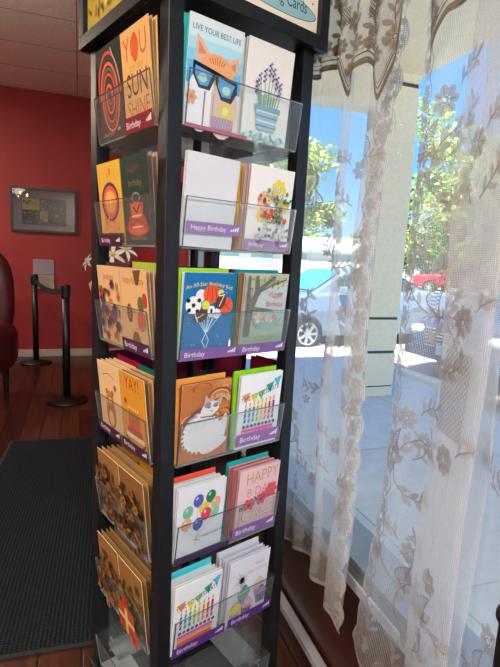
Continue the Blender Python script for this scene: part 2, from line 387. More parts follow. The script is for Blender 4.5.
def art_cupcakes():
    a = Art('#d9d8e4')
    a.text('Happy', .74, 1.18, .09, '#8d8a9c', .9); a.text('BIRTHDAY', .72, 1.02, .12, '#c7a6b8', .85)
    for i in range(22):
        t = i/22*2*PI; r = .1+.12*((i*7)%5)/5; a.line([(.32,.95),(.32+r*math.cos(t),.95+r*1.1*math.sin(t))], .008, '#55566a')
    for i in range(12):
        t = i/12*2*PI; a.line([(.32,.95),(.32+.07*math.cos(t),.95+.07*math.sin(t))], .02, '#17181f')
    a.ell(.32,.95,.045,.05,'#17181f')
    for x, y, c, b in ((.78,.66,'#c9bfae','#a59a86'),(.4,.62,'#4f9b83','#6e8b86'),(.85,.44,'#8f6fae','#4a4660'),(.5,.32,'#cf9cbc','#3d3c4c'),(.2,.3,'#d8c63a','#9d9ca3')):
        a.poly([(x-.13,y-.02),(x+.13,y-.02),(x+.1,y-.2),(x-.1,y-.2)], b)
        for i in range(5): a.line([(x-.1+i*.05,y-.04),(x-.08+i*.04,y-.19)], .01, '#c8c8d2')
        a.ell(x,y+.02,.16,.075,c); a.ell(x,y+.09,.12,.06,c); a.ell(x,y+.15,.07,.06,c)
        a.line([(x-.14,y+.02),(x+.12,y+.06)], .012, '#e7e2ec'); a.line([(x-.1,y+.09),(x+.08,y+.12)], .012, '#e7e2ec')
    return a
def art_swirls():
    a = Art('#23261f', edge='#3a3a30')
    for cx, cy, R, c0 in ((.45,.66,.66,0),(.5,.64,.56,1)):
        for k in range(8):
            r = R*(1-k*.12); up = 1 if c0 == 0 else -1
            p = [(cx+r*.7*math.cos(t*PI/14), cy+up*r*math.sin(t*PI/14)) for t in range(0, 15)]
            p = [(min(.98,max(.02,x)), min(1.4,max(.02,y))) for x, y in p]
            a.line(p, R*.075, ('#cf3f22','#31392f','#e0632b','#5a5b50')[(k+c0)%4])
    a.line([(.62,1.36),(.8,1.1),(.92,.8)], .035, '#9c9a90'); a.text('thank you', .32,.08,.11,'#8d8a70'); a.ell(.75,.14,.06,.03,'#8d8a70')
    return a
def art_sunshine():
    a = Art('#d9a766', edge='#e2bb84')
    a.text('YOU', .5, 1.0, .46, '#c75f2a', .85); a.text('are my', .5, .84, .17, '#c98442', 1); a.text('SUN', .5, .5, .46, '#5c2f1e', .85); a.text('SHINE', .5, .2, .36, '#b5653a', .8)
    a.ell(.5,1.14,.11,.2,'#d05a2a')
    return a
def art_birthday_ring():
    a = Art('#d9ab3c', edge='#c9952f')
    a.ell(.5,.36,.34,.3,'#dd8f49'); a.ell(.5,.75,.38,.34,'#5d3350'); a.ell(.5,.75,.31,.28,'#d9643e'); a.ell(.5,.75,.23,.2,'#e7a04b')
    a.text('1', .5,.66,.3,'#f0d7a0',1); a.text('i', .45,1.16,.22,'#b2652a'); a.ell(.55,1.26,.05,.07,'#d37b35')
    rnd = random.Random(9)
    for i in range(40): a.ell(rnd.uniform(.15,.85),rnd.uniform(.12,.5),.02,.02,rnd.choice(['#e9cb77','#c1502f','#e3b04d']),0,6)
    a.rect(0,.03,1,.2,'#3c1526')
    return a
def art_green_gift():
    a = Art('#2b3a33', edge='#5d5347')
    a.text('HAPPY', .5,1.15,.16,'#6d3f2b'); a.text('birthday', .5,.95,.15,'#7b6a4a')
    a.line([(.5,.82),(.46,.72),(.52,.7)],.03,'#77876f'); a.ell(.5,.76,.16,.09,'#7d8a73'); a.ell(.5,.76,.12,.06,'#2b3a33')
    for c, rx in (('#b9472c',.36),('#d2693d',.26)):
        a.poly([(.5-rx*.7,.68),(.5+rx*.7,.68),(.5+rx*.6,.4),(.5-rx*.6,.4)], c)
    a.ell(.5,.28,.42,.15,'#a83b27'); a.ell(.5,.26,.34,.1,'#d06a42'); a.ell(.3,.36,.12,.12,'#b04a2e'); a.ell(.72,.36,.12,.12,'#b04a2e')
    a.line([(.38,.62),(.5,.52),(.64,.66)],.03,'#2b1a16'); a.line([(.32,.46),(.68,.48)],.03,'#e9bd86'); a.line([(.3,.28),(.7,.3)],.025,'#edc38f')
    a.text('wishes for you', .5,.08,.1,'#9a8d6a')
    return a
def art_kraft(seed, title, cols, base='#c99f6c', big=None):  # kraft tones also take in the warm light of the left face
    a = Art(base, edge='#dfc096'); rnd = random.Random(seed)
    if title: a.text(title, .5, 1.14 if big == 'cake' else 1.18, .34 if big == 'cake' else .17, cols[0], .8)
    if big == 'balloons':
        a.poly([(.52,1.4),(.82,1.42),(.7,1.16),(.6,1.16)],'#6d4a32'); a.ell(.74,.84,.12,.14,'#5d6e45'); a.ell(.9,.92,.09,.13,'#b8402c'); a.ell(.3,.66,.11,.17,'#7a4a35')
        for i in range(4): a.line([(.24,.56+i*.06),(.36,.6+i*.06)],.012,'#d6a873')
        a.ell(.74,.56,.16,.18,'#c9683f'); a.line([(.5,.4),(.9,.46)],.02,'#8a8fae'); a.ell(.5,.2,.15,.16,'#8b5a3c'); a.line([(.36,.08),(.6,.05),(.66,.2)],.02,'#54402f')
    elif big == 'bear':
        a.ell(.5,.42,.22,.3,'#b06a34'); a.ell(.5,.74,.17,.15,'#c67b3d'); a.ell(.37,.86,.06,.06,'#b06a34'); a.ell(.63,.86,.06,.06,'#b06a34')
        a.ell(.5,.7,.08,.06,'#e3c296'); a.ell(.44,.78,.018,.018,'#2e1d14'); a.ell(.56,.78,.018,.018,'#2e1d14'); a.ell(.5,.34,.12,.16,'#dcb37c'); a.flower(.78,1.0,.07,'#c05b34','#7b3320')
        a.line([(.24,1.18),(.5,1.24),(.78,1.18)],.014,'#8a6a48')
    elif big == 'cake':
        a.rect(.2,.3,.78,.42,'#b34a2a'); a.rect(.26,.42,.72,.6,'#c65a3a'); a.rect(.14,.22,.84,.3,'#e2d2a8')
        for i in range(5): a.rect(.3+i*.09,.6,.33+i*.09,.76,'#8a3f2a'); a.ell(.315+i*.09,.8,.02,.035,'#e8cf7a',0,8)
        a.line([(.1,.22),(.3,.1),(.7,.1),(.9,.22)],.04,'#5a3e35')
        a.flower(.2,.9,.06,'#b34a2a','#6b2a1c')
    else:
        for i in range(34 if seed == 21 else 78):
            x, y = rnd.uniform(.1,.9), rnd.uniform(.1,1.12)
            if rnd.random() < .5: a.flower(x,y,rnd.uniform(.06,.12),rnd.choice(cols),'#3a2418',6)
            else: a.ell(x,y,.1,.035,rnd.choice(cols),rnd.uniform(0,3),8)
    return a
def art_kraft_gifts():
    a = art_kraft(15, None, ['#5b4c32','#75673f','#4b3d2c','#8a7648'], '#94693a')  # kraft base darkened for the dim low row
    a.poly([(.15,.1),(.85,.1),(.85,.7),(.15,.7)], '#a8502c'); a.rect(.44,.1,.56,.7,'#d9bd7c'); a.rect(.15,.36,.85,.44,'#d9bd7c')
    a.flower(.5,.76,.14,'#c23e28','#7d2418'); a.flower(.8,.16,.16,'#cf3f26','#7d2418')
    for i in range(5): a.line([(.2+i*.13,.12),(.2+i*.13,.34)],.02,'#7d3420')
    return a

# ------------------------------------------------------------------ room shell
WX = .69                                   # inner face of the window wall
def wood_floor():
    return brick_mat('dark_red_planks', '#28120a', '#4d2816', '#080403', 1.6, .13, .004, .3, rot=PI/2, noise=.55, nstretch=(1.2, 14, 1), nscale=3)
g = G(); g.box((-4, -3, -.08), (.82, 6.3, 0), wood_floor()); struct(g.obj('floor'))
M_red = varied('red_wall_paint', '#8f2428', '#9c2a2c', 3, .6, bump=.04)
g = G(); g.box((-4, 6.19, 0), (.82, 6.3, 3.0), M_red); struct(g.obj('wall_back'))
g = G(); g.box((-4.1, -3, 0), (-4, 6.3, 3.0), M_red); struct(g.obj('wall_left'))
g = G(); g.box((-4.1, -3.1, 0), (.82, -3, 3.0), varied('cream_wall_paint', '#c9bfae', '#d2c8b8', 3, .7, bump=.04)); struct(g.obj('wall_front'))
g = G(); g.box((-4.1, -3.1, 3.0), (.82, 6.3, 3.1), brick_mat('ceiling_tiles', '#e9ece6', '#f0f2ec', '#99978f', 1.22, .61, .006, .9, off=0, noise=.12, nscale=40, bump=.5)); struct(g.obj('ceiling'))
M_brown = varied('dark_brown_panel', '#3a130c', '#45190f', 8, .45, (1, 1, 6), bump=.05)
SZ = .455
g = G(); g.box((WX, -3, 0), (.82, 6.3, SZ), M_brown); g.box((WX, -3, 2.6), (.82, 6.3, 3.0), varied('window_wall_paint', '#b9b0a0', '#c2b9a9', 4, .7, bump=.04))
g.box((WX, -3, SZ), (.82, -1.2, 2.6), MATS['window_wall_paint']); g.box((WX, 3.3, SZ), (.82, 6.3, 2.6), M_red)
struct(g.obj('wall_right'))
# window frame, glass
wroot = empty('window_1', (0, 0, 0)); struct(wroot)
g = G(); y0, y1 = -1.2, 3.3
g.box((WX-.012, y0, SZ), (.80, y1, SZ+.05), M_alu); g.box((.70, y0, 2.55), (.80, y1, 2.6), M_alu)
g.box((.70, y0, SZ+.05), (.80, y0+.05, 2.55), M_alu); g.box((.70, y1-.05, SZ+.05), (.80, y1, 2.55), M_alu)
g.box((WX-.016, y0, SZ-.028), (WX-.001, y1, SZ+.004), mat('pale_metal_trim', '#c3cad0', .35, .3))
g.box((WX-.0125, y0, SZ+.03), (WX-.003, y1, SZ+.034), MATS['dark_joint']); g.obj('window_frame', wroot, bevel=.002)
g = G(); g.add([(.745, y0+.05, SZ+.05), (.745, y1-.05, SZ+.05), (.745, y1-.05, 2.55), (.745, y0+.05, 2.55)], [(0,1,2,3)], M_glass); g.obj('window_pane', wroot)
# baseboards
M_white = mat('white_trim_paint', '#b5aca3', .5)
g = G(); g.box((-4, 6.172, 0), (WX, 6.19, .085), M_white); g.box((-4, 6.166, 0), (WX, 6.172, .06), M_white); struct(g.obj('baseboard_back', bevel=.003))
g = G(); g.box((.664, -3, 0), (WX, 6.16, .09), M_brown); struct(g.obj('baseboard_right'))
g = G(); g.box((.650, -3, .09), (.680, 6.16, .104), mat('bright_metal_strip', '#c4c8cc', .3, .5)); g.box((.650, -3, .08), (.655, 6.16, .09), MATS['bright_metal_strip'])
g.box((.655, -3, .08), (.664, 6.16, .09), M_groove)
struct(g.obj('trim_1', bevel=.002))

# floor mat
m, nt, b = nodes('charcoal_ribbed_mat'); L = nt.links.new
tc = N(nt, 'ShaderNodeTexCoord'); wv = N(nt, 'ShaderNodeTexWave'); wv.inputs['Scale'].default_value = 22; wv.inputs['Distortion'].default_value = .6
wv2 = N(nt, 'ShaderNodeTexWave'); wv2.bands_direction = 'Y'; wv2.inputs['Scale'].default_value = 30; wv2.inputs['Distortion'].default_value = .6
ad = N(nt, 'ShaderNodeMath', operation='MULTIPLY'); cr = N(nt, 'ShaderNodeValToRGB')
cr.color_ramp.elements[0].color = lin('#14171a'); cr.color_ramp.elements[1].color = lin('#32373d')
bp = N(nt, 'ShaderNodeBump'); bp.inputs['Distance'].default_value = .004
L(tc.outputs['Object'], wv.inputs[0]); L(tc.outputs['Object'], wv2.inputs[0]); L(wv.outputs[1], ad.inputs[0]); L(wv2.outputs[1], ad.inputs[1]); L(ad.outputs[0], cr.inputs[0]); L(cr.outputs[0], b.inputs['Base Color']); L(ad.outputs[0], bp.inputs['Height']); L(bp.outputs[0], b.inputs['Normal'])
b.inputs['Roughness'].default_value = 1; b.inputs['Specular IOR Level'].default_value = .08
r = empty('floor_mat', (-.055, 2.43, 0), math.radians(-3.5)); tag(r, 'charcoal grey ribbed floor mat lying on the dark wooden planks beside the card rack', 'mat')
g = G(); g.box((-.42, -.92, .001), (.42, .93, .010), m); g.obj('pile', r)
g = G()
for a_, b_ in (((-.44,-.94),(-.42,.95)), ((.42,-.94),(.44,.95)), ((-.42,-.94),(.42,-.92)), ((-.42,.93),(.42,.95))): g.box((*a_, .001), (*b_, .007), mat('black_rubber', '#131415', .7))
g.obj('border', r)

# ------------------------------------------------------------------ display rack
A = math.radians(19.7)
W = .40; PW = .036
Ux = Vector((math.cos(A), math.sin(A), 0)); Vx = Vector((-math.sin(A), math.cos(A), 0)); Z3 = Vector((0, 0, 1))
RO = Vector((.167, 1.0162, 0))
rack = empty('display_rack', RO, A)        # local x = along the right face, local y = along the left face
tag(rack, 'tall black four-sided card display rack with a sign header and seven rows of clear trays', 'display rack')
g = G()
for x, y, n in ((0,0,0),(W-PW,0,0),(0,W-PW,0),(W-PW,W-PW,0)):
    q = G(); q.box((x, y, .03), (x+PW, y+PW, 1.79), M_black); q.obj('post', rack, bevel=.002)
q = G(); q.box((-.01, -.01, 0), (W+.01, W+.01, .035), M_black); q.obj('base', rack, bevel=.004)
q = G(); q.lathe([(.011, .035), (.011, 1.79)], M_blackpl, (W/2, W/2, 0), 16); q.lathe([(.03, .035), (.03, .05)], M_blackpl, (W/2, W/2, 0), 20); q.obj('centre_pole', rack, smooth=False)
HZ = 1.779; HT = 2.12; o_ = .022
q = G(); fr = .03
q.box((-o_+.014, -o_+.014, HZ+.02), (W+o_-.014, W+o_-.014, HT-.004), M_blackpl)
for (x0, y0, x1, y1) in ((-o_, -o_, W+o_, -o_+.016), (-o_, W+o_-.016, W+o_, W+o_), (-o_, -o_+.016, -o_+.016, W+o_-.016), (W+o_-.016, -o_+.016, W+o_, W+o_-.016)):
    q.box((x0, y0, HZ), (x1, y1, HZ+fr), M_black); q.box((x0, y0, HT-fr), (x1, y1, HT), M_black)
for x, y in ((-o_, -o_), (W+o_-fr, -o_), (-o_, W+o_-fr), (W+o_-fr, W+o_-fr)):
    q.box((x, y, HZ+fr), (x+fr, y+fr, HT-fr), M_black)
q.box((-o_+.016, -o_+.016, HZ+.004), (W+o_-.016, W+o_-.016, HZ+.02), M_black)
q.obj('header_frame', rack, bevel=.0015)
# header signs
def sign_art(kind):
    w = W+2*o_-2*fr; h = HT-HZ-2*fr
    a = Art('#e4dccb' if kind == 'words' else '#b79b3e', w, h, .003)
    k = h/w
    if kind == 'words':
        n = 30; pts = [(.55+.44*math.cos(2*PI*i/n), .118+.075*math.sin(2*PI*i/n)-.03*math.cos(2*PI*i/n)) for i in range(n)]
        a.poly([(x, y+.008) for x, y in pts], '#3f5f63'); a.poly([(.55+(x-.55)*.985, .118+(y-.118)*.92+.006) for x, y in pts], '#8fb9c4')
        a.text('Greeting Cards', .69, .098, .092, '#33312c', .76, 0); a.ell(.955, .17, .006, .006, '#33312c')
        rnd = random.Random(1)
        for i in range(9): a.flower(.12+i*.09, .62+.05*math.sin(i*2), .05, rnd.choice(['#a9b98f','#c99a8a','#8fa7b5']), '#8a6d45')
    else:
        rnd = random.Random(12)
        for i in range(170): a.ell(rnd.uniform(.04,.96), rnd.uniform(.03,k-.03), rnd.uniform(.012,.04), rnd.uniform(.008,.02), rnd.choice(['#c9b253','#a58a30','#8f7427','#d8c877','#b0a25e','#7e6a2b']), rnd.uniform(0,3), 7)
        for i in range(14): a.ell(.62+rnd.uniform(-.25,.3), .52+rnd.uniform(-.1,.1), .06, .02, rnd.choice(['#6e5a4a','#9a8f88','#54483c']), rnd.uniform(0,3), 8)
        a.line([(.42,.42),(.7,.36),(.9,.48)], .02, '#5f4b3a')
    return a
for kind, X_, Y_, P0 in (('words', Ux, Vx, (W/2, -o_+.0125)), ('art', -Vx, Ux, (-o_+.0125, W/2)), ('words', -Ux, -Vx, (W/2, W+o_-.0125)), ('art', Vx, -Ux, (W+o_-.0125, W/2))):
    o = sign_art(kind); ob = bpy.data.objects.new('sign_panel', o.mesh('sign_panel')); COL.objects.link(ob); ob.parent = rack
    rz = {'words0': 0}.get(kind, 0)
    ang = math.atan2(X_.y, X_.x)-A
    ob.location = (P0[0], P0[1], HZ+fr); ob.rotation_euler = (0, 0, ang)
    ob['label'] = 'cream sign panel lettered over a blue ellipse' if kind == 'words' else 'mustard yellow printed sign panel'

ROWZ = [H+.2592-.246*k for k in range(7)]
def face_frame(face):
    """rack-local origin, right and inward directions of a face, as rotation about z"""
    return {'R': (Vector((0,0,0)), 0), 'L': (Vector((0,W,0)), -PI/2), 'B': (Vector((W,W,0)), PI), 'S': (Vector((W,0,0)), PI/2)}[face]
PT = math.radians(8.0); PHH = .108
def tray_mesh(x0, x1):
    q = G()
    q.box((x0, -.001, 0), (x1, .085, .003), clear_mat('frosted_acrylic', '#d9dedf', .3, .4, '#c9cdd0', .2) if 'frosted_acrylic' not in MATS else MATS['frosted_acrylic'])
    out = math.tan(PT)
    t = .0022
    def pan(xa, xb, za, zb, m):
        q.add([(xa,-out*za,za),(xb,-out*za,za),(xb,-out*za-t,za),(xa,-out*za-t,za),(xa,-out*zb,zb),(xb,-out*zb,zb),(xb,-out*zb-t,zb),(xa,-out*zb-t,zb)],
              [(0,1,5,4),(3,7,6,2),(0,4,7,3),(1,2,6,5),(0,3,2,1),(4,5,6,7)], m)
    pan(x0, x1, .003, PHH-.002, M_acr); pan(x0, x1, PHH-.002, PHH, M_acredge); pan(x0, x0+.002, .004, PHH-.002, M_acredge); pan(x1-.002, x1, .004, PHH-.002, M_acredge)
    for xx in (x0, x1-.002):
        q.add([(xx,0,.003),(xx,.085,.003),(xx,.085,.12),(xx,-out*PHH,PHH)], [(0,1,2,3)], M_acr)
    q.add([(W/2,0,.003),(W/2,.08,.003),(W/2,.08,.09),(W/2,-out*.09,.09)], [(0,1,2,3)], M_acr)
    for xx in (x0+.0005, x1-.0005):
        for zz in (.035, .075):
            q.lathe([(.0045, 0), (.0045, .0012)], M_metal, (0,0,0), 10, Matrix.Translation((xx, .03, zz))@Matrix.Rotation(PI/2*(1 if xx < W/2 else -1), 4, 'Y'))
    q.box((x0, .083, .003), (x1, .085, .13), M_acr)
    return q.mesh('tray')
TMS = {'R': tray_mesh(.040, .354), 'L': tray_mesh(.064, .356)}; TMS['B'] = TMS['R']; TMS['S'] = TMS['L']
trays = {}
for f in 'RLBS':
    o0, rz = face_frame(f)
    for k in range(7):
        ob = bpy.data.objects.new('tray', TMS[f]); COL.objects.link(ob); ob.parent = rack
        ob.location = o0+Vector((0,0,ROWZ[k])); ob.rotation_euler = (0,0,rz); trays[f, k+1] = ob
        ob['label'] = 'clear acrylic card tray'
def tray_label(f, k, x0, x1, z0, z1, col, words, ins='#e6dcea'):
    if f == 'L': x0, x1 = .068+(x0-.04)*.88, .068+(x1-.04)*.88
    q = G(); out = math.tan(PT); off = .0026
    def P(x, z, d=0): return (x, -out*z-off-d, z)
    q.add([P(x0,z0), P(x1,z0), P(x1,z1), P(x0,z1)], [(0,1,2,3)], ink(col))
    h = z1-z0; vs, fs = text_geo(words) if words else ([], [])
    if words:
        xm = min(v[0] for v in vs); s = h*.62
        q.add([P(x0+.012+(a-xm)*s, z0+h*.3+b*s, .0002) for a, b in vs], fs, ink(ins))
        for i in range(4):        # the small scribbled emblem at the right end
            cx = x1-.03+i*.006; 
            q.add([P(cx, z0+h*.4, .0002), P(cx+.004, z0+h*.36, .0002), P(cx+.006, z0+h*(.52+.08*i), .0002), P(cx+.002, z0+h*(.55+.08*i), .0002)], [(0,1,2,3)], ink(ins))
    ob = q.obj('label', trays[f, k]); ob['label'] = 'purple paper label with small white words' if col[1:3] < 'a0' else 'label'
PU = '#7c5c96'
for a in (('R',1,.04,.2,.001,.008,'#b06a78',''), ('R',2,.045,.19,.034,.058,'#8f74aa','Happy Birthday'), ('R',2,.205,.345,.008,.030,'#9a86ae','Birthday'),
          ('R',3,.040,.198,.001,.027,PU,'Birthday'), ('R',3,.202,.35,.001,.027,PU,'Birthday'), ('R',4,.205,.345,.014,.046,'#8a6aa0','Birthday'),
          ('R',5,.040,.198,.001,.017,'#3e3052',''), ('R',5,.205,.35,.010,.042,PU,'Birthday'), ('R',6,.040,.195,.001,.030,'#552f80','Birthday'), ('R',6,.205,.355,.001,.030,'#552f80','Birthday'),
          ('L',1,.208,.362,.001,.034,'#7c2328','Birthday'), ('L',2,.045,.19,.001,.026,'#4b2136','Birthday'), ('L',3,.205,.362,.001,.032,'#4b2b4c','Birthday'),  # left face labels: the same purple, darkened and warmed for the dim light
          ('L',4,.040,.195,.001,.030,'#46243c','Birthday'), ('L',4,.205,.362,.001,.030,'#46243c','Birthday')):
    tray_label(*a)

# ------------------------------------------------------------------ cards
def card_matrix(face, xc, zrow, inset, tilt, roll=0):
    o0, rz = face_frame(face)
    return (Matrix.Translation(RO)@Matrix.Rotation(A, 4, 'Z')@Matrix.Translation(o0+Vector((0,0,zrow)))@Matrix.Rotation(rz, 4, 'Z')
            @Matrix.Translation((xc, inset, .0045))@Matrix.Rotation(roll, 4, 'Y')@Matrix.Rotation(tilt, 4, 'X'))
BL = {}
def blank(col, w=CW, h=CH, th=.0014, env=False):
    key = (col, w, h, env)
    if key not in BL:
        g = G(); g.box((-w/2, 0, 0), (w/2, th, h), ink(col))
        if env:
            g.add([(-w/2+.001,-.0001,h-.001),(w/2-.001,-.0001,h-.001),(0,-.0001,h*.62)], [(0,2,1)], ink(col))
        BL[key] = g.mesh('envelope' if env else 'greeting_card')
    return BL[key]
FACE_NAME = {'R': 'right face', 'L': 'left face'}
ROWN = ['', 'top row', 'second row', 'third row', 'fourth row', 'fifth row', 'sixth row']
def slot(face, row, side, xl, xr, art, label, backs=(), env=None, h=CH, roll=0, gap=.0045, tilt0=5.6, envup=.008):
    """one pocket: the front card with its picture, plain cards behind it, coloured envelopes last"""
    xc = (xl+xr)/2; z = ROWZ[row-1]
    if face == 'L': xc = .142 if side == 'left' else .279
    SC = Matrix.Diagonal((.98 if face == 'L' else 1, 1, 1.07 if row == 1 else 1, 1))
    me = art.mesh('greeting_card')
    o = bpy.data.objects.new('greeting_card', me); COL.objects.link(o)
    o.matrix_world = card_matrix(face, xc, z, .0035, math.radians(tilt0), roll)@SC
    tag(o, label, 'greeting card')
    n = len(backs)+(2 if env else 0); where = f'{side} pocket, {ROWN[row]}, {FACE_NAME[face]} of rack'
    ins = .0035
    rnd = random.Random(hash((row, side == 'left', face == 'R')) & 255)
    for i, c in enumerate(backs):
        ins += gap
        t = tilt0*(1-(i+1)/(n+3)*1.1)
        ob = bpy.data.objects.new('greeting_card', blank(c)); COL.objects.link(ob)
        ob.matrix_world = card_matrix(face, xc+(-.0035 if face == 'R' else .0035)*(i%2)-(.002*i if face == 'R' else -.0015*i), z, ins, math.radians(t), roll)@SC
        tag(ob, f'plain card edge, {where}', 'greeting card', f'cards stacked in {where}')
    if env:
        for e in range(2):
            ins += gap*.9
            ob = bpy.data.objects.new('envelope', blank(env[0], CW+.002, CH+envup-.004*e, env=True)); COL.objects.link(ob)
            ob.matrix_world = card_matrix(face, xc-(.004 if face == 'R' else -.004), z, ins, math.radians(max(0, tilt0*.2)), roll)@SC
            tag(ob, f'{env[1]} envelope, {where}', 'envelope', f'envelopes in {where}')
WH = '#dcd9da'; KR = '#cfa775'; KD = '#b98b58'
slot('R',1,'left',.039,.174,art_sunglasses_cat(),'card with an orange cat in black sunglasses on a sky blue ground',['#4fc0cc','#2fb3ae'],gap=.003,tilt0=5.2)
slot('R',1,'right',.186,.321,art_lavender(),'cream card with lavender growing in a striped blue pot, top row of rack',[WH,'#cfcac4'],gap=.004)
slot('R',2,'left',.039,.172,art_blank(),'blank pale grey card behind the Happy Birthday label, second row of rack',[WH],roll=.02)
slot('R',2,'right',.209,.344,art_bouquet(),'white card with a round bouquet of yellow, pink and red flowers',['#d8b9ae','#c79a8e','#d8b9ae'],('#e0b429','mustard yellow'),gap=.0065,envup=.004)
slot('R',3,'left',.041,.176,art_sports(),'blue card with sports ball balloons on strings, third row of rack',['#e3e6e8'],('#9ccb3a','lime green'))
slot('R',3,'right',.208,.345,art_hammock(),'card with a tree and hammock over a grassy garden',['#c8bdb0','#8f6546','#b98e70'],('#128f9c','teal'),gap=.006)
slot('R',4,'left',.047,.182,art_curled_cat(),'card with a curled white cat on swirling orange wood grain',['#a04a28'],('#e09a48','orange'),roll=-.02)
slot('R',4,'right',.209,.344,art_celebrate(),'card with bunting and candles beside the curled cat card, fourth row',['#dfe3e6'],('#8fd023','bright lime green'),roll=-.01)
slot('R',5,'left',.039,.176,art_balloons(),'white card with a bunch of nine coloured balloons on strings',[WH,'#c9c9d2',WH,'#c9c9d2'],('#e8533c','coral red'),gap=.0062)
slot('R',5,'right',.217,.352,art_happy_cake(),'pink card lettered happy cake with three red flowers across it',['#d5a3ab','#b06a66','#d5a3ab','#a85d5a','#d5a3ab'],('#1fa9a9','teal'),gap=.0055)
slot('R',6,'left',.039,.172,art_celebrate(),'card with bunting and candles in the sixth row, above the empty tray',[WH,'#c9d3d8',WH,'#bfe2e6'],('#43c3cf','turquoise'),gap=.0065)
slot('R',6,'right',.199,.334,art_cupcakes(),'white card with a black starburst above five coloured cupcakes',['#cfcede','#b9b8c8','#d9d8e4','#c4c3d0'],('#d3d3de','white'),gap=.0068)
slot('L',1,'left',.045,.180,art_swirls(),'black card with red and orange nested arches',['#4d4a3c'],gap=.004)
slot('L',1,'right',.215,.361,art_sunshine(),'tan card lettered You are my sunshine in brown and orange',['#c79a5e','#d9b27a'],gap=.004)
slot('L',2,'left',.040,.170,art_birthday_ring(),'golden yellow card with a purple ring round an orange disc',['#c9602f','#b98a7a','#c99f80'],gap=.007)
slot('L',2,'right',.190,.325,art_green_gift(),'dark green card with a red tiered cake picture on the left face',['#8d8078','#b58a78','#c99a62','#d0a060'],gap=.008)
slot('L',3,'left',.060,.185,art_kraft(21,'birthday',['#a9472c','#5b3a52','#c96d3b','#7b5a8a'],'#d8b080'),'tan card with a red and purple flower bunch, third row left face',['#c7a07a'],('#4a2a2c','dark maroon'))
slot('L',3,'right',.216,.360,art_kraft(22,'happy birthday',['#b5532f','#7a4a35'],'#d8ae78',big='balloons'),'tan card with scattered balloons and ice cream cone shapes',['#c7a07a','#b89a8a'],('#9db23a','olive lime'),gap=.006,envup=.014)
slot('L',4,'left',.040,.175,art_kraft(23,'',['#a86a3a'],'#dcb98a',big='bear'),'pale tan card with a brown bear under a garland',[KR,'#d8ba90',KR,'#d8ba90'],('#a3133c','crimson'),gap=.0085)
slot('L',4,'right',.206,.350,art_kraft(24,'YAY!',['#a03a20','#a03a20'],'#d18f2c',big='cake'),'orange yellow card lettered Yay over a birthday cake',['#8d6b54','#caa070','#8d6b54','#caa070'],('#15705a','dark teal green'),gap=.0075)
slot('L',5,'left',.039,.185,art_kraft(25,None,['#5b3a22','#7b5230','#8d6434','#4a3a22'],'#94693a'),'kraft card with dark brown flowers, fifth row, nearer the left post',['#a8814f','#8f6a3d','#a8814f','#8f6a3d'],('#b57d24','amber'),gap=.011)  # kraft and blanks of the two low rows darkened for light falloff
slot('L',5,'right',.212,.357,art_kraft(26,None,['#4b3520','#6b4a28','#a0672c','#3a2a1c'],'#875d32'),'kraft card with dark foliage, fifth row, nearer the corner post',['#a8814f','#8f6a3d','#a8814f'],('#b57d24','amber'),gap=.0105)
slot('L',6,'left',.039,.190,art_kraft(27,None,['#6b4a2c','#8a3f28','#5b4a35','#a07040'],'#94693a'),'kraft card with small brown and red flowers, bottom filled row, left pocket',['#9c7748','#80603a','#9c7748','#80603a','#9c7748'],('#8f8f96','grey'),gap=.0095)
slot('L',6,'right',.212,.357,art_kraft_gifts(),'kraft card with a red wrapped gift, bottom filled row, right pocket',['#9c7748','#80603a','#9c7748','#80603a'],('#9a3a2c','brick red'),gap=.0095)
# cards in the two far faces, glimpsed through the rack
for face, fn in (('B', 'window-side far face'), ('S', 'far right face')):
    for row, cols in ((1, ('#cfc9c4','#8a8f94')), (2, ('#8f1c3a','#d8a070')), (3, ('#a01a5c','#8f1450')), (4, ('#8c1038','#7b1a44')), (5, ('#5a4038','#6d5348')), (6, ('#4a3a36','#5a4a44'))):
        for j, (xc, c) in enumerate(((.108, cols[0]), (.285, cols[1]))):
            for i in range(2):
                ob = bpy.data.objects.new('envelope', blank(c, CW, CH, env=True)); COL.objects.link(ob)
                ob.matrix_world = card_matrix(face, xc, ROWZ[row-1], .004+i*.012, math.radians(4-2*i))
                tag(ob, 'back of an envelope glimpsed through the rack in its far trays', 'envelope', 'envelopes glimpsed in the far trays of the rack')

# ------------------------------------------------------------------ left background
# picture
r = empty('framed_picture', (-.368, 6.19, 1.455)); tag(r, 'black framed photo collage hanging on the red wall', 'picture')
g = G(); w2, hh, t = .352, .50, .026
g.box((-w2,-.03,0),(w2,0,t),M_blackpl); g.box((-w2,-.03,hh-t),(w2,0,hh),M_blackpl); g.box((-w2,-.03,t),(-w2+t,0,hh-t),M_blackpl); g.box((w2-t,-.03,t),(w2,0,hh-t),M_blackpl); g.obj('frame', r, bevel=.002)
g = G(); g.box((-w2+t,-.012,t),(w2-t,-.004,hh-t), ink('#8b7f92')); g.obj('mat_board', r)
g = G(); rnd = random.Random(3)
g.box((-.235,-.0135,.085),(.235,-.0125,.385), ink('#15161a'))
for x0,y0,x1,y1,c in ((-.23,.25,-.05,.38,'#b0a26a'),(-.045,.25,.04,.38,'#4a4650'),(.045,.25,.23,.38,'#39363f'),(-.23,.09,-.05,.245,'#2b3433'),(-.045,.12,.04,.245,'#9a8f78'),(.045,.09,.23,.245,'#2c2d35')):
    g.box((x0,-.0145,y0),(x1,-.0136,y1), ink(c))
    for i in range(14):
        a, b_ = rnd.uniform(x0+.015,x1-.015), rnd.uniform(y0+.012,y1-.02); s = rnd.uniform(.006,.014)
        g.box((a-s,-.0150,b_-s*.9),(a+s,-.0147,b_+s*.9), ink(rnd.choice(['#6f7f80','#8a8275','#3f3a44','#a59c88','#22242a'])))
g.obj('collage', r)
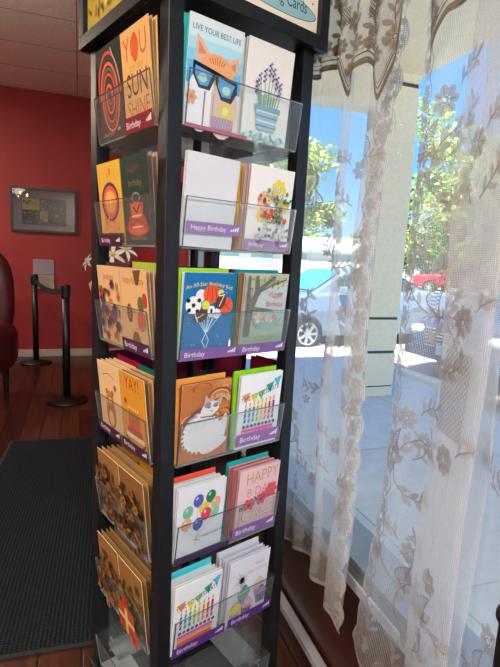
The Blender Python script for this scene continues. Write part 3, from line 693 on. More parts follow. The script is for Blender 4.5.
g = G(); g.add([(-w2+t,-.02,t),(w2-t,-.02,t),(w2-t,-.02,hh-t),(-w2+t,-.02,hh-t)],[(0,1,2,3)], clear_mat('picture_glass','#fafafa',.01,1.6,rough=.015)); g.obj('glazing', r)
# notice holder
r = empty('notice_holder', (-.39, 6.19, .81)); tag(r, 'small two part notice holder on the red wall behind the far barrier post', 'notice holder')
g = G(); g.box((-.11,-.012,.17),(.115,0,.34), ink('#9d8fa2')); g.obj('upper_sheet', r)['label'] = 'lilac upper sheet'
g = G(); g.box((-.105,-.02,0),(.115,0,.165), ink('#a39a92')); g.box((-.105,-.03,0),(.115,-.02,.01), M_alu)
for i in range(6): g.box((-.08,-.0205,.03+i*.02),(.08-.02*(i%3),-.0202,.036+i*.02), ink('#6f6864'))
g.obj('leaflet_pocket', r)
# barrier posts
def barrier(loc, label):
    r = empty('barrier_post', loc); tag(r, label, 'barrier post', 'black barrier posts by the red wall')
    g = G(); g.lathe([(.165,0),(.17,.008),(.165,.02),(.06,.035),(.045,.045)], M_blackpl, seg=36); g.obj('base', r, smooth=True)
    g = G(); g.lathe([(.031,.04),(.031,.9)], M_blackpl); g.obj('post', r, smooth=True)
    g = G(); g.lathe([(.038,.885),(.038,.985),(.034,.992)], M_blackpl); g.box((-.042,-.02,.9),(.042,.02,.96), M_blackpl); g.obj('belt_head', r)
    return r
b1 = barrier((-.104,4.276,0), 'nearer black barrier post on the wooden floor, with round base')
b2 = barrier((-.459,5.82,0), 'farther black barrier post standing close to the red wall')
g = G(); p, q_ = Vector((-.459,5.82,.925)), Vector((-.104,4.276,.94)); vs = []; n = 16
for i in range(n+1):
    t = i/n; c = p.lerp(q_, t); c.z -= .05*math.sin(PI*t)
    vs += [c+Vector((0,0,-.025)), c+Vector((0,0,.025)), c+Vector((.003,.001,.025)), c+Vector((.003,.001,-.025))]
fs = [tuple(i*4+k if j == 0 else 0 for k, j in ()) for i in ()]
for i in range(n):
    for k in range(4): l = (k+1) % 4; fs.append((i*4+k, i*4+l, i*4+4+l, i*4+4+k))
g.add(vs, fs, mat('black_webbing','#121214',.8)); tag(g.obj('barrier_belt'), 'black webbing belt strung between the two barrier posts', 'belt')
# armchair
M_lea = varied('burgundy_leather', '#4a1a1c', '#5a2022', 12, .38, bump=.12)
r = empty('armchair', (-.94,4.35,0), math.radians(-20)); tag(r, 'high-backed burgundy leather armchair standing against the left edge', 'armchair')
g = G(); g.blob((0,.24,.86),(.36,.12,.42),M_lea,20,14,e=.65); g.obj('backrest', r, smooth=True)
g = G(); g.blob((0,-.1,.36),(.34,.34,.13),M_lea,20,12,e=.5); g.obj('seat', r, smooth=True)
for s in (-1,1):
    g = G(); g.blob((s*.33,-.06,.47),(.075,.36,.2),M_lea,16,12,e=.55); g.obj('armrest', r, smooth=True)
    for y in (-.32,.26):
        g = G(); g.lathe([(.018,0),(.028,.24)], mat('dark_wood','#24120c',.4), (s*.27,y,0), 12); g.obj('leg', r)
# white flowers on a slim pedestal behind the rack
r = empty('pedestal_table', (.27,2.7,.0105)); tag(r, 'slim dark pedestal table half hidden behind the card rack, holding flowers', 'table')
g = G(); g.lathe([(.13,0),(.13,.015),(.03,.03),(.018,.06),(.018,.84),(.05,.86)], MATS['dark_wood']); g.obj('pedestal', r)
g = G(); g.lathe([(.15,.86),(.15,.88)], MATS['dark_wood'], seg=32); g.obj('table_top', r)
r = empty('flower_pot', (.27,2.7,.8905)); tag(r, 'magenta flower pot with white lilies seen past the rack', 'flower pot')
g = G(); g.lathe([(.05,0),(.07,.13),(.075,.14),(.06,.14)], mat('magenta_glaze','#a01f63',.3)); g.obj('pot', r)
def lily(c, s, az, el):
    g = G(); M = Matrix.Translation(c)@Matrix.Rotation(az,4,'Z')@Matrix.Rotation(el,4,'Y')
    for i in range(6):
        Rm = M@Matrix.Rotation(i*PI/3,4,'Z'); vs = []; fs = []
        for j in range(7):
            t = j/6; w_ = .3*math.sin(PI*min(1,t*.92+.04))*s*.5
            for k in (-1,0,1): vs.append(Rm@Vector((t*s, k*w_, s*(.5*t-.62*t*t)-abs(k)*-.03*s)))
        for j in range(6):
            for k in (0,1): fs.append((j*3+k, j*3+k+1, j*3+4+k, j*3+3+k))
        g.add(vs, fs, mat('petal_white','#e8e4d2',.5))
    g.blob(M@Vector((0,0,.1*s)),(.012,.012,.05*s+.01),mat('stamen_yellow','#d9b93a',.5),8,6)
    return g
for c, s, az, el in (((-.224,.0,.33),.05,2.6,1.2), ((-.10,-.02,.37),.075,-1.8,1.0), ((-.036,-.03,.40),.07,-1.2,.9), ((-.205,.02,.21),.035,2.8,1.4)):
    lily(Vector(c), s, az, el).obj('flower', r)['label'] = 'white lily with yellow stamens'
    g = G(); cv = Vector(c); g.tube([(0,0,.12),(cv.x*.3,cv.y*.3,.12+cv.z*.4),(cv.x*.9,cv.y*.9,cv.z-.02)], .0035, mat('stem_green','#4d7a35',.6), 6); g.obj('stem', r)

# ------------------------------------------------------------------ lace curtains
def catmull(P, n=14):
    out = []
    for i in range(len(P)-1):
        p0 = P[max(i-1,0)]; p1 = P[i]; p2 = P[i+1]; p3 = P[min(i+2,len(P)-1)]
        for k in range(n):
            t = k/n
            out.append(tuple(.5*((2*p1[a])+(-p0[a]+p2[a])*t+(2*p0[a]-5*p1[a]+4*p2[a]-p3[a])*t*t+(-p0[a]+3*p1[a]-3*p2[a]+p3[a])*t**3) for a in (0,1)))
    out.append(tuple(P[-1])); return out
class Curtain:
    def __init__(s, path, ztop, zbot, wob=.006, edge=.007, period=.075, flare=0, seed=1):
        s.p = catmull(path); s.L = [0]
        for a, b in zip(s.p, s.p[1:]): s.L.append(s.L[-1]+math.hypot(b[0]-a[0], b[1]-a[1]))
        s.len = s.L[-1]; s.zt = ztop; s.zb = zbot; s.wob = wob; s.edge = edge; s.per = period; s.flare = flare; s.seed = seed
        s.g = G(); s.uvs = []; s.ML = M_lace; s.MT = M_thread; s.MH = M_hem; s.topshift = 0
    def at(s, l):
        l = min(max(l, 0), s.len-1e-6)
        lo, hi = 0, len(s.L)-1
        while hi-lo > 1:
            m = (lo+hi)//2
            if s.L[m] <= l: lo = m
            else: hi = m
        t = (l-s.L[lo])/(s.L[hi]-s.L[lo] or 1); a, b = s.p[lo], s.p[hi]
        return a[0]+(b[0]-a[0])*t, a[1]+(b[1]-a[1])*t
    def P(s, l, z, off=0):
        y, x = s.at(l)
        d = (s.zt-z)/(s.zt-.35)
        y += s.flare*max(0, d-.6)**2*6*max(0, 1-l/.3)
        x += s.wob*math.sin(l*38+s.seed)*(.3+d)+.004*math.sin(z*9+l*11)
        y += .004*math.sin(z*7+s.seed+l*5)-s.topshift*max(0, z-1.4)*max(0, 1-l/.25)
        return Vector((x-off, y, z))
    def hem(s, l): return s.zb(l) if callable(s.zb) else s.zb
    def edge_in(s, z): return s.edge*(1-abs(math.sin(PI*z/s.per)))
    def grid(s, l0, l1, zf0, zf1, m, nl, nz, off=0, uvflag=True):
        vs = []; n0 = len(s.g.v)
        for i in range(nl+1):
            for j in range(nz+1):
                l = l0+(l1-l0)*i/nl; a, b = zf0(l), zf1(l); z = a+(b-a)*j/nz
                le = max(l, s.edge_in(z)); vs.append(s.P(le, z, off)); s.uvs.append((le, z))
        fs = [(i*(nz+1)+j, (i+1)*(nz+1)+j, (i+1)*(nz+1)+j+1, i*(nz+1)+j+1) for i in range(nl) for j in range(nz)]
        s.g.add(vs, fs, m)
    def poly(s, pts, m, k=2):
        c = (sum(p[0] for p in pts)/len(pts), sum(p[1] for p in pts)/len(pts))
        P = [c]+list(pts)
        for p in P:
            if not (s.edge_in(p[1]) <= p[0] <= s.len) or p[1] < s.hem(p[0]) or p[1] > s.zt: return
        s.uvs += P
        s.g.add([s.P(l, z, .0006*k) for l, z in P], [(0, i+1, (i+1) % len(pts)+1) for i in range(len(pts))], m)
    def ell(s, l, z, rx, rz, rot, m=None, n=12, k=2):
        c, q = math.cos(rot), math.sin(rot)
        s.poly([(l+rx*math.cos(a)*c-rz*math.sin(a)*q, z+rx*math.cos(a)*q+rz*math.sin(a)*c) for a in [2*PI*i/n for i in range(n)]], m or s.ML, k)
    def line(s, pts, w, m=None, k=3):
        for (x0,y0),(x1,y1) in zip(pts, pts[1:]):
            d = math.hypot(x1-x0,y1-y0) or 1; a, b = -(y1-y0)/d*w/2, (x1-x0)/d*w/2
            q = [(x0+a,y0+b),(x0-a,y0-b),(x1-a,y1-b),(x1+a,y1+b)]
            if any(not (s.edge_in(p[1]) <= p[0] <= s.len) or p[1] < s.hem(p[0]) or p[1] > s.zt for p in q): continue
            s.uvs += q; s.g.add([s.P(l,z,.0006*k) for l,z in q], [(0,1,2,3)], m or s.MT)
    def flower(s, l, z, r, rot=0, n=7):
        for i in range(n):
            a = rot+2*PI*i/n; s.ell(l+r*.62*math.cos(a), z+r*.62*math.sin(a), r*.36, r*.29, a, s.ML); s.line([(l+r*.3*math.cos(a), z+r*.3*math.sin(a)), (l+r*.8*math.cos(a), z+r*.8*math.sin(a))], r*.07)
        s.line([(l+r*.2*math.cos(t*PI/5), z+r*.2*math.sin(t*PI/5)) for t in range(11)], r*.1)
    def netleaf(s, l, z, a, ln, w):
        """a curved leaf outlined in thread and filled with open lattice"""
        c, q = math.cos(a), math.sin(a)
        def T_(u, v): v += -.85*w*math.sin(PI*u); return (l+u*ln*c-v*q, z+u*ln*q+v*c)
        up = [T_(i/10, w*.5*math.sin(PI*i/10)) for i in range(11)]; dn = [T_(i/10, -w*.5*math.sin(PI*i/10)) for i in range(11)]
        s.line(up, .0026); s.line(dn, .0026)
        for i in range(1, 10):
            h0 = w*.5*math.sin(PI*i/10); h1 = w*.5*math.sin(PI*(i+1)/10)
            s.line([T_(i/10,-h0),T_((i+1)/10,h1)], .0012); s.line([T_(i/10,h0),T_((i+1)/10,-h1)], .0012)
    def spray(s, l, z, a, ln, curl=1.2, leaves=7):
        p = []; x, y, t = l, z, a
        for i in range(16):
            p.append((x,y)); x += ln/16*math.cos(t); y += ln/16*math.sin(t); t += curl/16
        s.line(p, .0028)
        for i in range(2, 16, max(1, 14//leaves)):
            sd = 1 if (i//2) % 2 else -1; th = a+curl*i/16+sd*.75
            s.ell(p[i][0]+.013*math.cos(th), p[i][1]+.013*math.sin(th), .013, .0048, th, n=8)
    def motif(s, l, z, sc=1, flip=1):
        s.flower(l, z, .034*sc); s.netleaf(l-.012*flip, z-.035*sc, -PI/2+.1*flip, .085*sc, .034*sc)
        s.spray(l+.02*flip, z-.11*sc, (.5 if flip > 0 else PI-.5), .13*sc, .9*flip); s.spray(l-.02*flip, z-.1*sc, (PI+.4 if flip > 0 else -.4), .11*sc, -.9*flip)
        s.spray(l+.03*flip, z+.02*sc, (1.0 if flip > 0 else PI-1.0), .08*sc, -1.2*flip, 5); s.flower(l+.075*flip, z-.06*sc, .018*sc, .4, 5); s.flower(l-.07*flip, z-.16*sc, .02*sc, .2, 5)
    def border(s, width=.045):
        """scalloped flower band down the free edge"""
        z = s.hem(.02)+.03; i = 0
        s.grid(0, width*.28, lambda l: s.hem(l), lambda l: s.zt, s.MH, 3, 260, .0008)
        while z < s.zt-.03:
            r = .017+.004*(i % 2); s.flower(width*.52, z, r, i*.5); s.ell(width*.5, z+.032, .010, .007, .4); s.line([(width*.9,z-.02),(width*1.05,z),(width*.9,z+.02),(width*.75,z+.04)], .002)
            s.ell(width*.25, z+.016, .008, .004, 1.2); s.ell(width*.8, z+.03, .011, .004, 1.0, n=8); z += .052; i += 1
    def hemband(s, hgt=.05):
        s.grid(0, s.len, lambda l: s.hem(l), lambda l: s.hem(l)+.012, s.MH, 160, 2, .0009)
        for d in (.018, .030):
            s.line([(l, s.hem(l)+d+.004*math.sin(l*70)) for l in [.01+i*(s.len-.02)/150 for i in range(151)]], .0016)
        l = .05; i = 0
        while l < s.len-.03:
            zb = s.hem(l)+.062
            if i % 2 == 0:
                s.flower(l, zb, .026, i)
            else:
                for a in range(5):
                    for b in range(5):
                        if (a+b) % 2 == 0: s.ell(l-.016+a*.008, zb-.016+b*.008, .0045, .0045, 0, M_thread, 4)
                s.line([(l+.03*math.cos(t*PI/10), zb+.027*math.sin(t*PI/10)) for t in range(21)], .003)
            s.spray(l+.01, zb+.03, 1.2, .08, 1.2 if i % 4 < 2 else -1.2); l += .07; i += 1
    def build(s, name, parent):
        o = s.g.obj(name, parent, smooth=True); uv = o.data.uv_layers.new(name='UVMap')
        for lp in o.data.loops: uv.data[lp.index].uv = s.uvs[lp.vertex_index]
        return o
def gather(y0, y1, xm, amp, n):        # evenly pleated stretch of the path
    return [(y0+(y1-y0)*i/n, xm+amp*(1 if i % 2 else -1)) for i in range(n+1)]
# near panel: free edge at y .82, doubled fold at y .69-.59, then on past the frame
path2 = [(.838,.628),(.785,.615),(.73,.628),(.69,.617),(.64,.606),(.588,.596),(.580,.604),(.63,.610),(.690,.614),(.697,.620),(.65,.624),(.585,.626),(.580,.632),(.63,.638),(.690,.642),(.697,.648),(.65,.652),(.59,.648),(.55,.628),(.50,.618),(.44,.632),(.38,.616),(.32,.634),(.25,.616),(.18,.634),(.10,.616),(0,.63),(-.1,.616),(-.2,.63)]
c2 = Curtain(path2, 2.16, lambda l: .335+.022*math.cos(l*26)+.02*math.sin(l*9+1), .003, .012, .085, flare=.085, seed=2)
c2.grid(0, c2.len, c2.hem, lambda l: c2.zt, M_net, 260, 110)
c2.border(.05); c2.hemband()
c2.motif(.085, 1.575, .85); c2.motif(.115, 1.28, .8, -1); c2.motif(.075, .98, .75); c2.motif(.12, .70, .75, -1)
for l_, z_ in ((.07,1.42),(.12,1.12),(.06,.84),(.11,.55)): c2.spray(l_, z_, 1.9, .14, -1.8, 9); c2.spray(l_, z_, -.9, .12, 2.2, 9)
for l, z, f in ((.19,1.48,1),(.2,.70,-1)): c2.motif(l, z, .8, f)
for z in (1.19, .945): c2.flower(.2, z, .03, .3, 8); c2.spray(.17, z-.03, 2.2, .09, 1.4); c2.spray(.235, z+.02, .9, .08, -1.4)
for l, z, f in ((.80,1.40,1),(.84,1.02,-1),(.83,.68,1),(.98,1.25,-1),(1.0,.84,1),(.92,.52,-1),(1.1,1.5,1),(1.15,1.0,-1)): c2.motif(l, z, .85, f)
# open lattice cartouche across the doubled fold
for i in range(8):
    for j in range(13):
        c2.line([(.158+i*.0105,.99+j*.0115),(.1685+i*.0105,1.0015+j*.0115)],.0016); c2.line([(.1685+i*.0105,.99+j*.0115),(.158+i*.0105,1.0015+j*.0115)],.0016)
r = empty('lace_curtain', (0,0,0)); tag(r, 'lace curtain panel nearest the camera, with a thick doubled fold down its middle', 'curtain', 'lace curtains across the window')
c2.build('panel', r)
# far panel
path1 = [(.955,.640),(.975,.622),(1.01,.612),(1.035,.620),(1.01,.632),(.975,.640),(.985,.652),(1.03,.650),(1.08,.635),(1.12,.622),(1.145,.628),(1.13,.642),(1.15,.650),(1.20,.640),(1.25,.622),(1.30,.640),(1.34,.622),(1.38,.640),(1.45,.622),(1.52,.640),(1.60,.622),(1.70,.640)]
c1 = Curtain(path1, 2.16, lambda l: .392-.03*math.exp(-((l-.11)/.06)**2)+.012*math.cos(l*24+2)-.06*math.exp(-(l/.03)**2), .003, .016, .085, seed=5)
c1.topshift = .13
c1.grid(0, c1.len, c1.hem, lambda l: c1.zt, M_net, 230, 110)
c1.border(.05); c1.hemband()
for l, z, f in ((.1,1.6,1),(.12,1.3,-1),(.1,1.0,1),(.12,.7,-1),(.25,1.5,1),(.27,1.15,-1),(.26,.8,1),(.36,1.35,1),(.4,1.0,-1),(.42,.65,1),(.5,1.5,1),(.55,1.15,-1),(.58,.8,1)): c1.motif(l, z, .75, f)
r = empty('lace_curtain', (0,0,0)); tag(r, 'lace curtain panel hanging just behind the black card rack, its hem ending in a point', 'curtain', 'lace curtains across the window')
c1.build('panel', r)
# valance
pv = []
y = 1.75; i = 0
while y > -.2: pv.append((y, .597+(.012 if i % 2 else -.008))); y -= .045; i += 1
pv = pv[::-1]
VH = [(-.3,1.74),(-.1,1.69),(.05,1.75),(.2,1.69),(.34,1.75),(.45,1.69),(.55,1.745),(.62,1.70),(.70,1.725),(.74,1.71),(.765,1.675),(.79,1.64),(.812,1.79),(.838,1.90),(.862,1.88),(.878,1.79),(.90,1.68),(.93,1.615),(.955,1.68),(1.0,1.715),(1.04,1.705),(1.08,1.665),(1.12,1.74),(1.18,1.757),(1.27,1.76),(1.34,1.80),(1.42,1.72),(1.5,1.77),(1.6,1.72),(1.8,1.76),(2,1.76)]
def vh(l):
    y = cv.at(l)[0] if cv else 0
    for (a, za), (b, zb) in zip(VH, VH[1:]):
        if a <= y <= b:
            t = (y-a)/(b-a); t = t*t*(3-2*t)*.5+t*.5; return za+(zb-za)*t
    return 1.75
cv = Curtain(pv, 2.17, vh, .003, 0, .08, seed=3)
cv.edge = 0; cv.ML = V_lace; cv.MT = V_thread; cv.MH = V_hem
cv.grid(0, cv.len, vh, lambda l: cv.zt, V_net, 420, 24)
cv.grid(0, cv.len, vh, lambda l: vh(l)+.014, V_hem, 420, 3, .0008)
ls = [.01+i*(cv.len-.02)/520 for i in range(521)]
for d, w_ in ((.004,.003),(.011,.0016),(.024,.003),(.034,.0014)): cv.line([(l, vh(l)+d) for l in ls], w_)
l = .03; i = 0
while l < cv.len-.03:
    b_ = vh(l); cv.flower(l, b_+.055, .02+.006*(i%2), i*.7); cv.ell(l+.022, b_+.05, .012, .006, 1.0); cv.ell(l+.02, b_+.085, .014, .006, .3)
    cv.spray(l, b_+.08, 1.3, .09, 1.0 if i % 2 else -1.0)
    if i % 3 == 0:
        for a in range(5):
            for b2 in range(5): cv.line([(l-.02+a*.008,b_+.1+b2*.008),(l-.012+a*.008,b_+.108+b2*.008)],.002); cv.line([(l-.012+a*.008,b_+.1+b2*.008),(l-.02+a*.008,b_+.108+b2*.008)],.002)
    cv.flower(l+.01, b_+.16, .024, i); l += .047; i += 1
r = empty('lace_valance', (0,0,0)); tag(r, 'scalloped cream lace valance hanging over the top of both curtain panels', 'valance')
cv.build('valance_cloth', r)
r = empty('curtain_rod', (0,0,0)); tag(r, 'slim white rod carrying the curtains above the window', 'curtain rod')
g = G(); g.tube([(.615,-.6,2.165),(.615,2.1,2.165)], .009, mat('white_enamel','#d8d6d0',.4), 12); g.obj('rod', r)
for y in (-.5, 2.0):
    g = G(); g.box((.61,y-.008,2.155),(.70,y+.008,2.175), MATS['white_enamel']); g.box((.685,y-.02,2.13),(.70,y+.02,2.2), MATS['white_enamel']); g.obj('bracket', r)

# dark object at the right edge: finial of a black chair back
r = empty('iron_chair', (.519,.222,0), math.radians(-90)); tag(r, 'black iron chair whose back post just shows at the right edge', 'chair')
# ------------------------------------------------------------------ outside
GZ = -.12; RZ = -.2
g = G(); g.box((.82,-8,GZ-.2),(3.75,14,GZ), brick_mat('pale_paving','#c3c4c1','#cccdca','#a2a4a2',1.5,1.5,.008,.85,off=0,noise=.1,nscale=8)); struct(g.obj('sidewalk'))
g = G(); g.box((3.75,-8,GZ-.2),(3.90,14,GZ+.005), varied('kerb_concrete','#c9c8c0','#d4d3ca',12,.85)); struct(g.obj('kerb'))
g = G(); g.box((3.90,-40,RZ-.1),(120,120,RZ), varied('parking_asphalt','#98948c','#a8a49b',2,.9,bump=.2)); g.box((-60,14,RZ-.1),(3.9,120,RZ), MATS['parking_asphalt']); struct(g.obj('parking_lot'))
g = G(); g.box((.82,-8,3.12),(2.84,4.28,3.30), M_stucco); g.box((2.84,-8,3.12),(3.2,4.56,3.9), M_stucco); g.box((.82,4.28,2.78),(2.84,4.56,3.9), M_stucco); struct(g.obj('portico'))
g = G(); g.box((-6,-8,3.31),(2.84,4.28,3.9), MATS['window_wall_paint']); g.box((-6,4.28,3.11),(.8,8,3.9), MATS['window_wall_paint']); g.box((-6,-8,3.11),(.8,4.28,3.31), MATS['window_wall_paint']); struct(g.obj('roof'))
g = G(); g.box((.80,-8,2.6),(.86,8,3.12), M_stucco); g.box((.82,3.4,GZ),(.9,8,2.6), M_stucco); g.box((.82,-8,GZ),(.86,-1.2,2.6), M_stucco); g.box((.82,-1.2,GZ),(.86,3.4,SZ-.02), M_stucco); struct(g.obj('wall_outside'))
r = empty('portico_column', (3.01,4.42,GZ)); struct(r)
g = G(); zs = [0,.10,.52,.86,3.16,3.3]; X0, X1, Y0, Y1 = -.18,.18,-.14,.14
for (a, b_) in ((0,.10),(.115,.465),(.495,.825),(.853,3.12),(3.16,3.25)): g.box((X0,Y0,a),(X1,Y1,b_), M_stucco)
g.box((X0+.012,Y0+.012,0),(X1-.012,Y1-.012,3.25), M_groove); g.obj('shaft', r)

# cars ---------------------------------------------------------------
def car(name, loc, rz, paint, label, kind='sedan', nose_detail=True, glass='#26343a'):
    r = empty(name, loc, rz); tag(r, label, 'car' if kind == 'sedan' else 'truck')
    Pm = mat('paint_'+paint.strip('#'), paint, .25, .35); GL = mat('car_glass_'+glass.strip('#'),glass,.08,.0,spec=.8); RB = mat('tyre_rubber','#17181a',.8); RM = mat('alloy_rim','#c9cbcc',.3,.7); DK = mat('dark_trim','#17191c',.5)
    if kind == 'sedan':
        st = [(0,.34,.60,.62),(.10,.24,.74,.78),(.45,.2,.84,.87),(1.1,.2,.93,.90),(1.6,.2,.97,.9),(2.6,.2,.97,.9),(3.5,.2,1.0,.9),(4.2,.22,.98,.86),(4.5,.3,.9,.8),(4.6,.4,.8,.7)]
        cab = [(1.15,.94,.72),(1.85,1.33,.60),(2.5,1.39,.60),(2.95,1.32,.60),(3.6,1.0,.70)]; L_ = 4.6; wh = (.85,3.6); wr = .30
    else:
        st = [(0,.45,.85,.8),(.1,.4,1.0,.92),(1.2,.38,1.08,.96),(1.9,.38,1.1,.96),(3.3,.38,1.1,.96),(5.3,.42,1.1,.95),(5.4,.5,1.05,.93)]
        cab = [(1.3,1.08,.82),(1.9,1.65,.70),(2.6,1.72,.70),(3.2,1.68,.70),(3.4,1.1,.8)]; L_ = 5.4; wh = (.9,4.3); wr = .38
    g = G(); vs = []; fs = []; n = 10
    for x, z0, z1, w_ in st:
        sec = [(-w_*.9,z0),(-w_,z0+.12),(-w_,z0+(z1-z0)*.6),(-w_*.94,z1-.04),(-w_*.8,z1),(w_*.8,z1),(w_*.94,z1-.04),(w_,z0+(z1-z0)*.6),(w_,z0+.12),(w_*.9,z0)]
        vs += [(x,a,b) for a, b in sec]
    for i in range(len(st)-1):
        for k in range(n): l = (k+1) % n; fs.append((i*n+k,(i+1)*n+k,(i+1)*n+l,i*n+l))
    fs += [tuple(range(n)), tuple((len(st)-1)*n+k for k in range(n-1,-1,-1))]
    g.add(vs, fs, Pm); g.obj('body', r, smooth=False, bevel=.02)
    g = G(); vs = []; fs = []
    for i, (x, z, w_) in enumerate(cab):
        zb = .9 if kind == 'sedan' else 1.05
        vs += [(x,-w_-.12*(z-zb > .2)-.02,zb),(x,-w_,z-.03),(x,-w_+.06,z),(x,w_-.06,z),(x,w_,z-.03),(x,w_+.12*(z-zb > .2)+.02,zb)]
    for i in range(len(cab)-1):
        for k in range(5): fs.append((i*6+k,(i+1)*6+k,(i+1)*6+k+1,i*6+k+1))
    g.add(vs, fs, Pm); g.obj('cabin', r, bevel=.01)
    g = G()
    c = cab; zb = c[0][1]-.0
    def off(p, d): return (p[0]+d[0], p[1]+d[1], p[2]+d[2])
    g.add([(c[0][0]+.04,-.66,c[0][1]+.02),(c[0][0]+.04,.66,c[0][1]+.02),(c[1][0]-.05,.54,c[1][1]-.02),(c[1][0]-.05,-.54,c[1][1]-.02)],[(0,3,2,1)],GL)
    q = [off(Vector(v), (-.02,0,.02)) for v in g.v]; g.v = q; g.obj('windscreen', r); g = G(); GL = mat('car_side_glass','#3a444a',.12)
    e = len(c)-1; g.add([(c[e][0]+.0,-.62,c[e][1]+.05),(c[e][0]+.0,.62,c[e][1]+.05),(c[e-1][0]+.08,.52,c[e-1][1]-.0),(c[e-1][0]+.08,-.52,c[e-1][1]-.0)],[(0,1,2,3)],GL)
    for s in (-1,1):
        for xa, xb in (((1.5,2.4),(2.46,3.35)) if kind == 'sedan' else ((1.7,2.4),(2.46,3.1))):
            za = c[0][1]+.04; zt = c[2][1]-.12; ins = .1
            xaa = xa+(.32 if xa < 2 else 0); xbb = xb-(.3 if xb > 3 else 0); yb = c[2][2]+.128; yt = c[2][2]+.035
            g.add([(xa,s*(yb),za),(xb,s*(yb),za),(xbb,s*yt,zt),(xaa,s*yt,zt)],[(0,1,2,3)],GL)
    g.obj('side_windows', r)
    for x in wh:
        for s in (-1,1):
            M_ = Matrix.Translation((x,s*(st[3][3]-.16 if s > 0 else st[3][3]+.03),wr))@Matrix.Rotation(PI/2,4,'X')
            g = G(); g.lathe([(wr*.7,0),(wr,.03),(wr,.17),(wr*.7,.2)], RB, seg=28, M=M_); w_ = g.obj('wheel', r, smooth=False)
            g = G(); g.lathe([(wr*.58,-.004),(wr*.58,.205)], DK, seg=24, M=M_)
            for k in range(7):
                Rk = M_@Matrix.Rotation(k*2*PI/7,4,'Z'); g.box((.03,-.022,-.012),(wr*.56,.022,.212), RM, Rk)
            g.lathe([(.06,-.015),(.06,.215)], RM, seg=14, M=M_)
            g.lathe([(wr*.62,-.006),(wr*.62,.207),(wr*.55,.207),(wr*.55,-.006)], RM, seg=24, M=M_); g.obj('rim', w_)
    if nose_detail:
        zt = st[1][2]
        g = G(); g.box((-.03,-.42,.42),(.08,.42,zt-.06), DK)
        for i in range(6): g.box((-.045,-.40,.45+i*.045),(-.03,.40,.462+i*.045), RM)
        g.obj('grille', r)
        for s in (-1,1):
            g = G(); g.blob((.12,s*.63,.62),(.13,.15,.075), mat('headlight_lens','#d9dde0',.1,.2),14,8,e=.7); g.obj('headlight', r, smooth=True)
        g = G(); g.box((-.06,-.75,.28),(.12,.75,.40), Pm); g.obj('bumper', r, bevel=.02)
        g = G(); g.box((-.075,-.155,.36),(-.06,.155,.49), ink('#d3d6d8')); 
        vs, fs = text_geo('7KRB204')
        g.obj('license_plate', r)
    g = G()
    for s in (-1,1): g.box((1.55,s*.98-.09,.95),(1.72,s*.98+.09,1.07), Pm)
    g.obj('wing_mirrors', r, bevel=.02)
    return r
car('parked_car', (4.42,4.85,RZ), math.radians(4), '#3a4f7a', 'blue parked car facing the window, seen head on through the near curtain')
car('parked_car', (2.58,8.1,RZ), math.radians(4), '#7f93a8', 'silver blue parked car seen side on behind the column', glass='#3f98a3')  # teal windscreen colour carries the glare on the glass
car('pickup_truck', (17.6,22.6,RZ), math.radians(-42), '#c02630', 'red pickup truck parked across the lot', 'pickup', False)
car('parked_car', (9.5,4.6,RZ), math.radians(6), '#8f98a0', 'grey car parked behind the blue car at the right edge')
g = G(); Mt = Matrix.Translation((4.12,4.75,RZ))@Matrix.Rotation(math.radians(4),4,'Z')
g.box((-.08,-.9,0),(.08,.9,.11), varied('wheelstop_white','#d9d8cf','#e2e1d8',10,.8), Mt); tag(g.obj('wheel_stop', bevel=.02), 'white concrete wheel stop in front of the blue car', 'wheel stop')
g = G(); Mt = Matrix.Translation((3.95,5.95,RZ)); g.box((-.06,-.06,0),(.06,.06,.32), mat('yellow_paint','#dccb4e',.6), Mt); g.lathe([(.06,.32),(.045,.36),(.02,.375)], MATS['yellow_paint'], M=Mt, seg=16)
tag(g.obj('bollard'), 'short yellow bollard at the kerb by the column', 'bollard')

# far building with sign
r = empty('shop_building', (14.4,33.5,RZ), math.radians(-25)); tag(r, 'white shop building across the lot, with a red lettered fascia', 'building')
WB = varied('white_render','#d7dad8','#e0e3e1',2,.8)
g = G(); g.box((-6,0,0),(8,6,2.1), WB); g.obj('walls', r)
g = G(); g.box((-6.2,-.3,2.3),(8.2,6.2,3.2), WB); g.obj('parapet', r)
g = G(); g.box((-6.2,-.35,2.08),(8.2,0,2.3), mat('grey_teal_band','#7f9a98',.7)); g.obj('canopy', r)
for x in (-5,-2.5,0,3.6):
    g = G(); g.box((x,-.06,1.0),(x+1.6,-.01,1.95), mat('shop_window','#8fb0ae',.2)); g.obj('window', r)
g = G(); g.box((.9,-.5,.1),(4.6,-.38,1.45), ink('#e6e4e4')); bd = g.obj('sign_board', r)
g = G(); vs, fs = text_geo('oda'); g.add([(2.4+x*1.0, -.51, .45+y*1.0) for x, y in vs], fs, ink('#e2604e')); g.obj('lettering', bd)

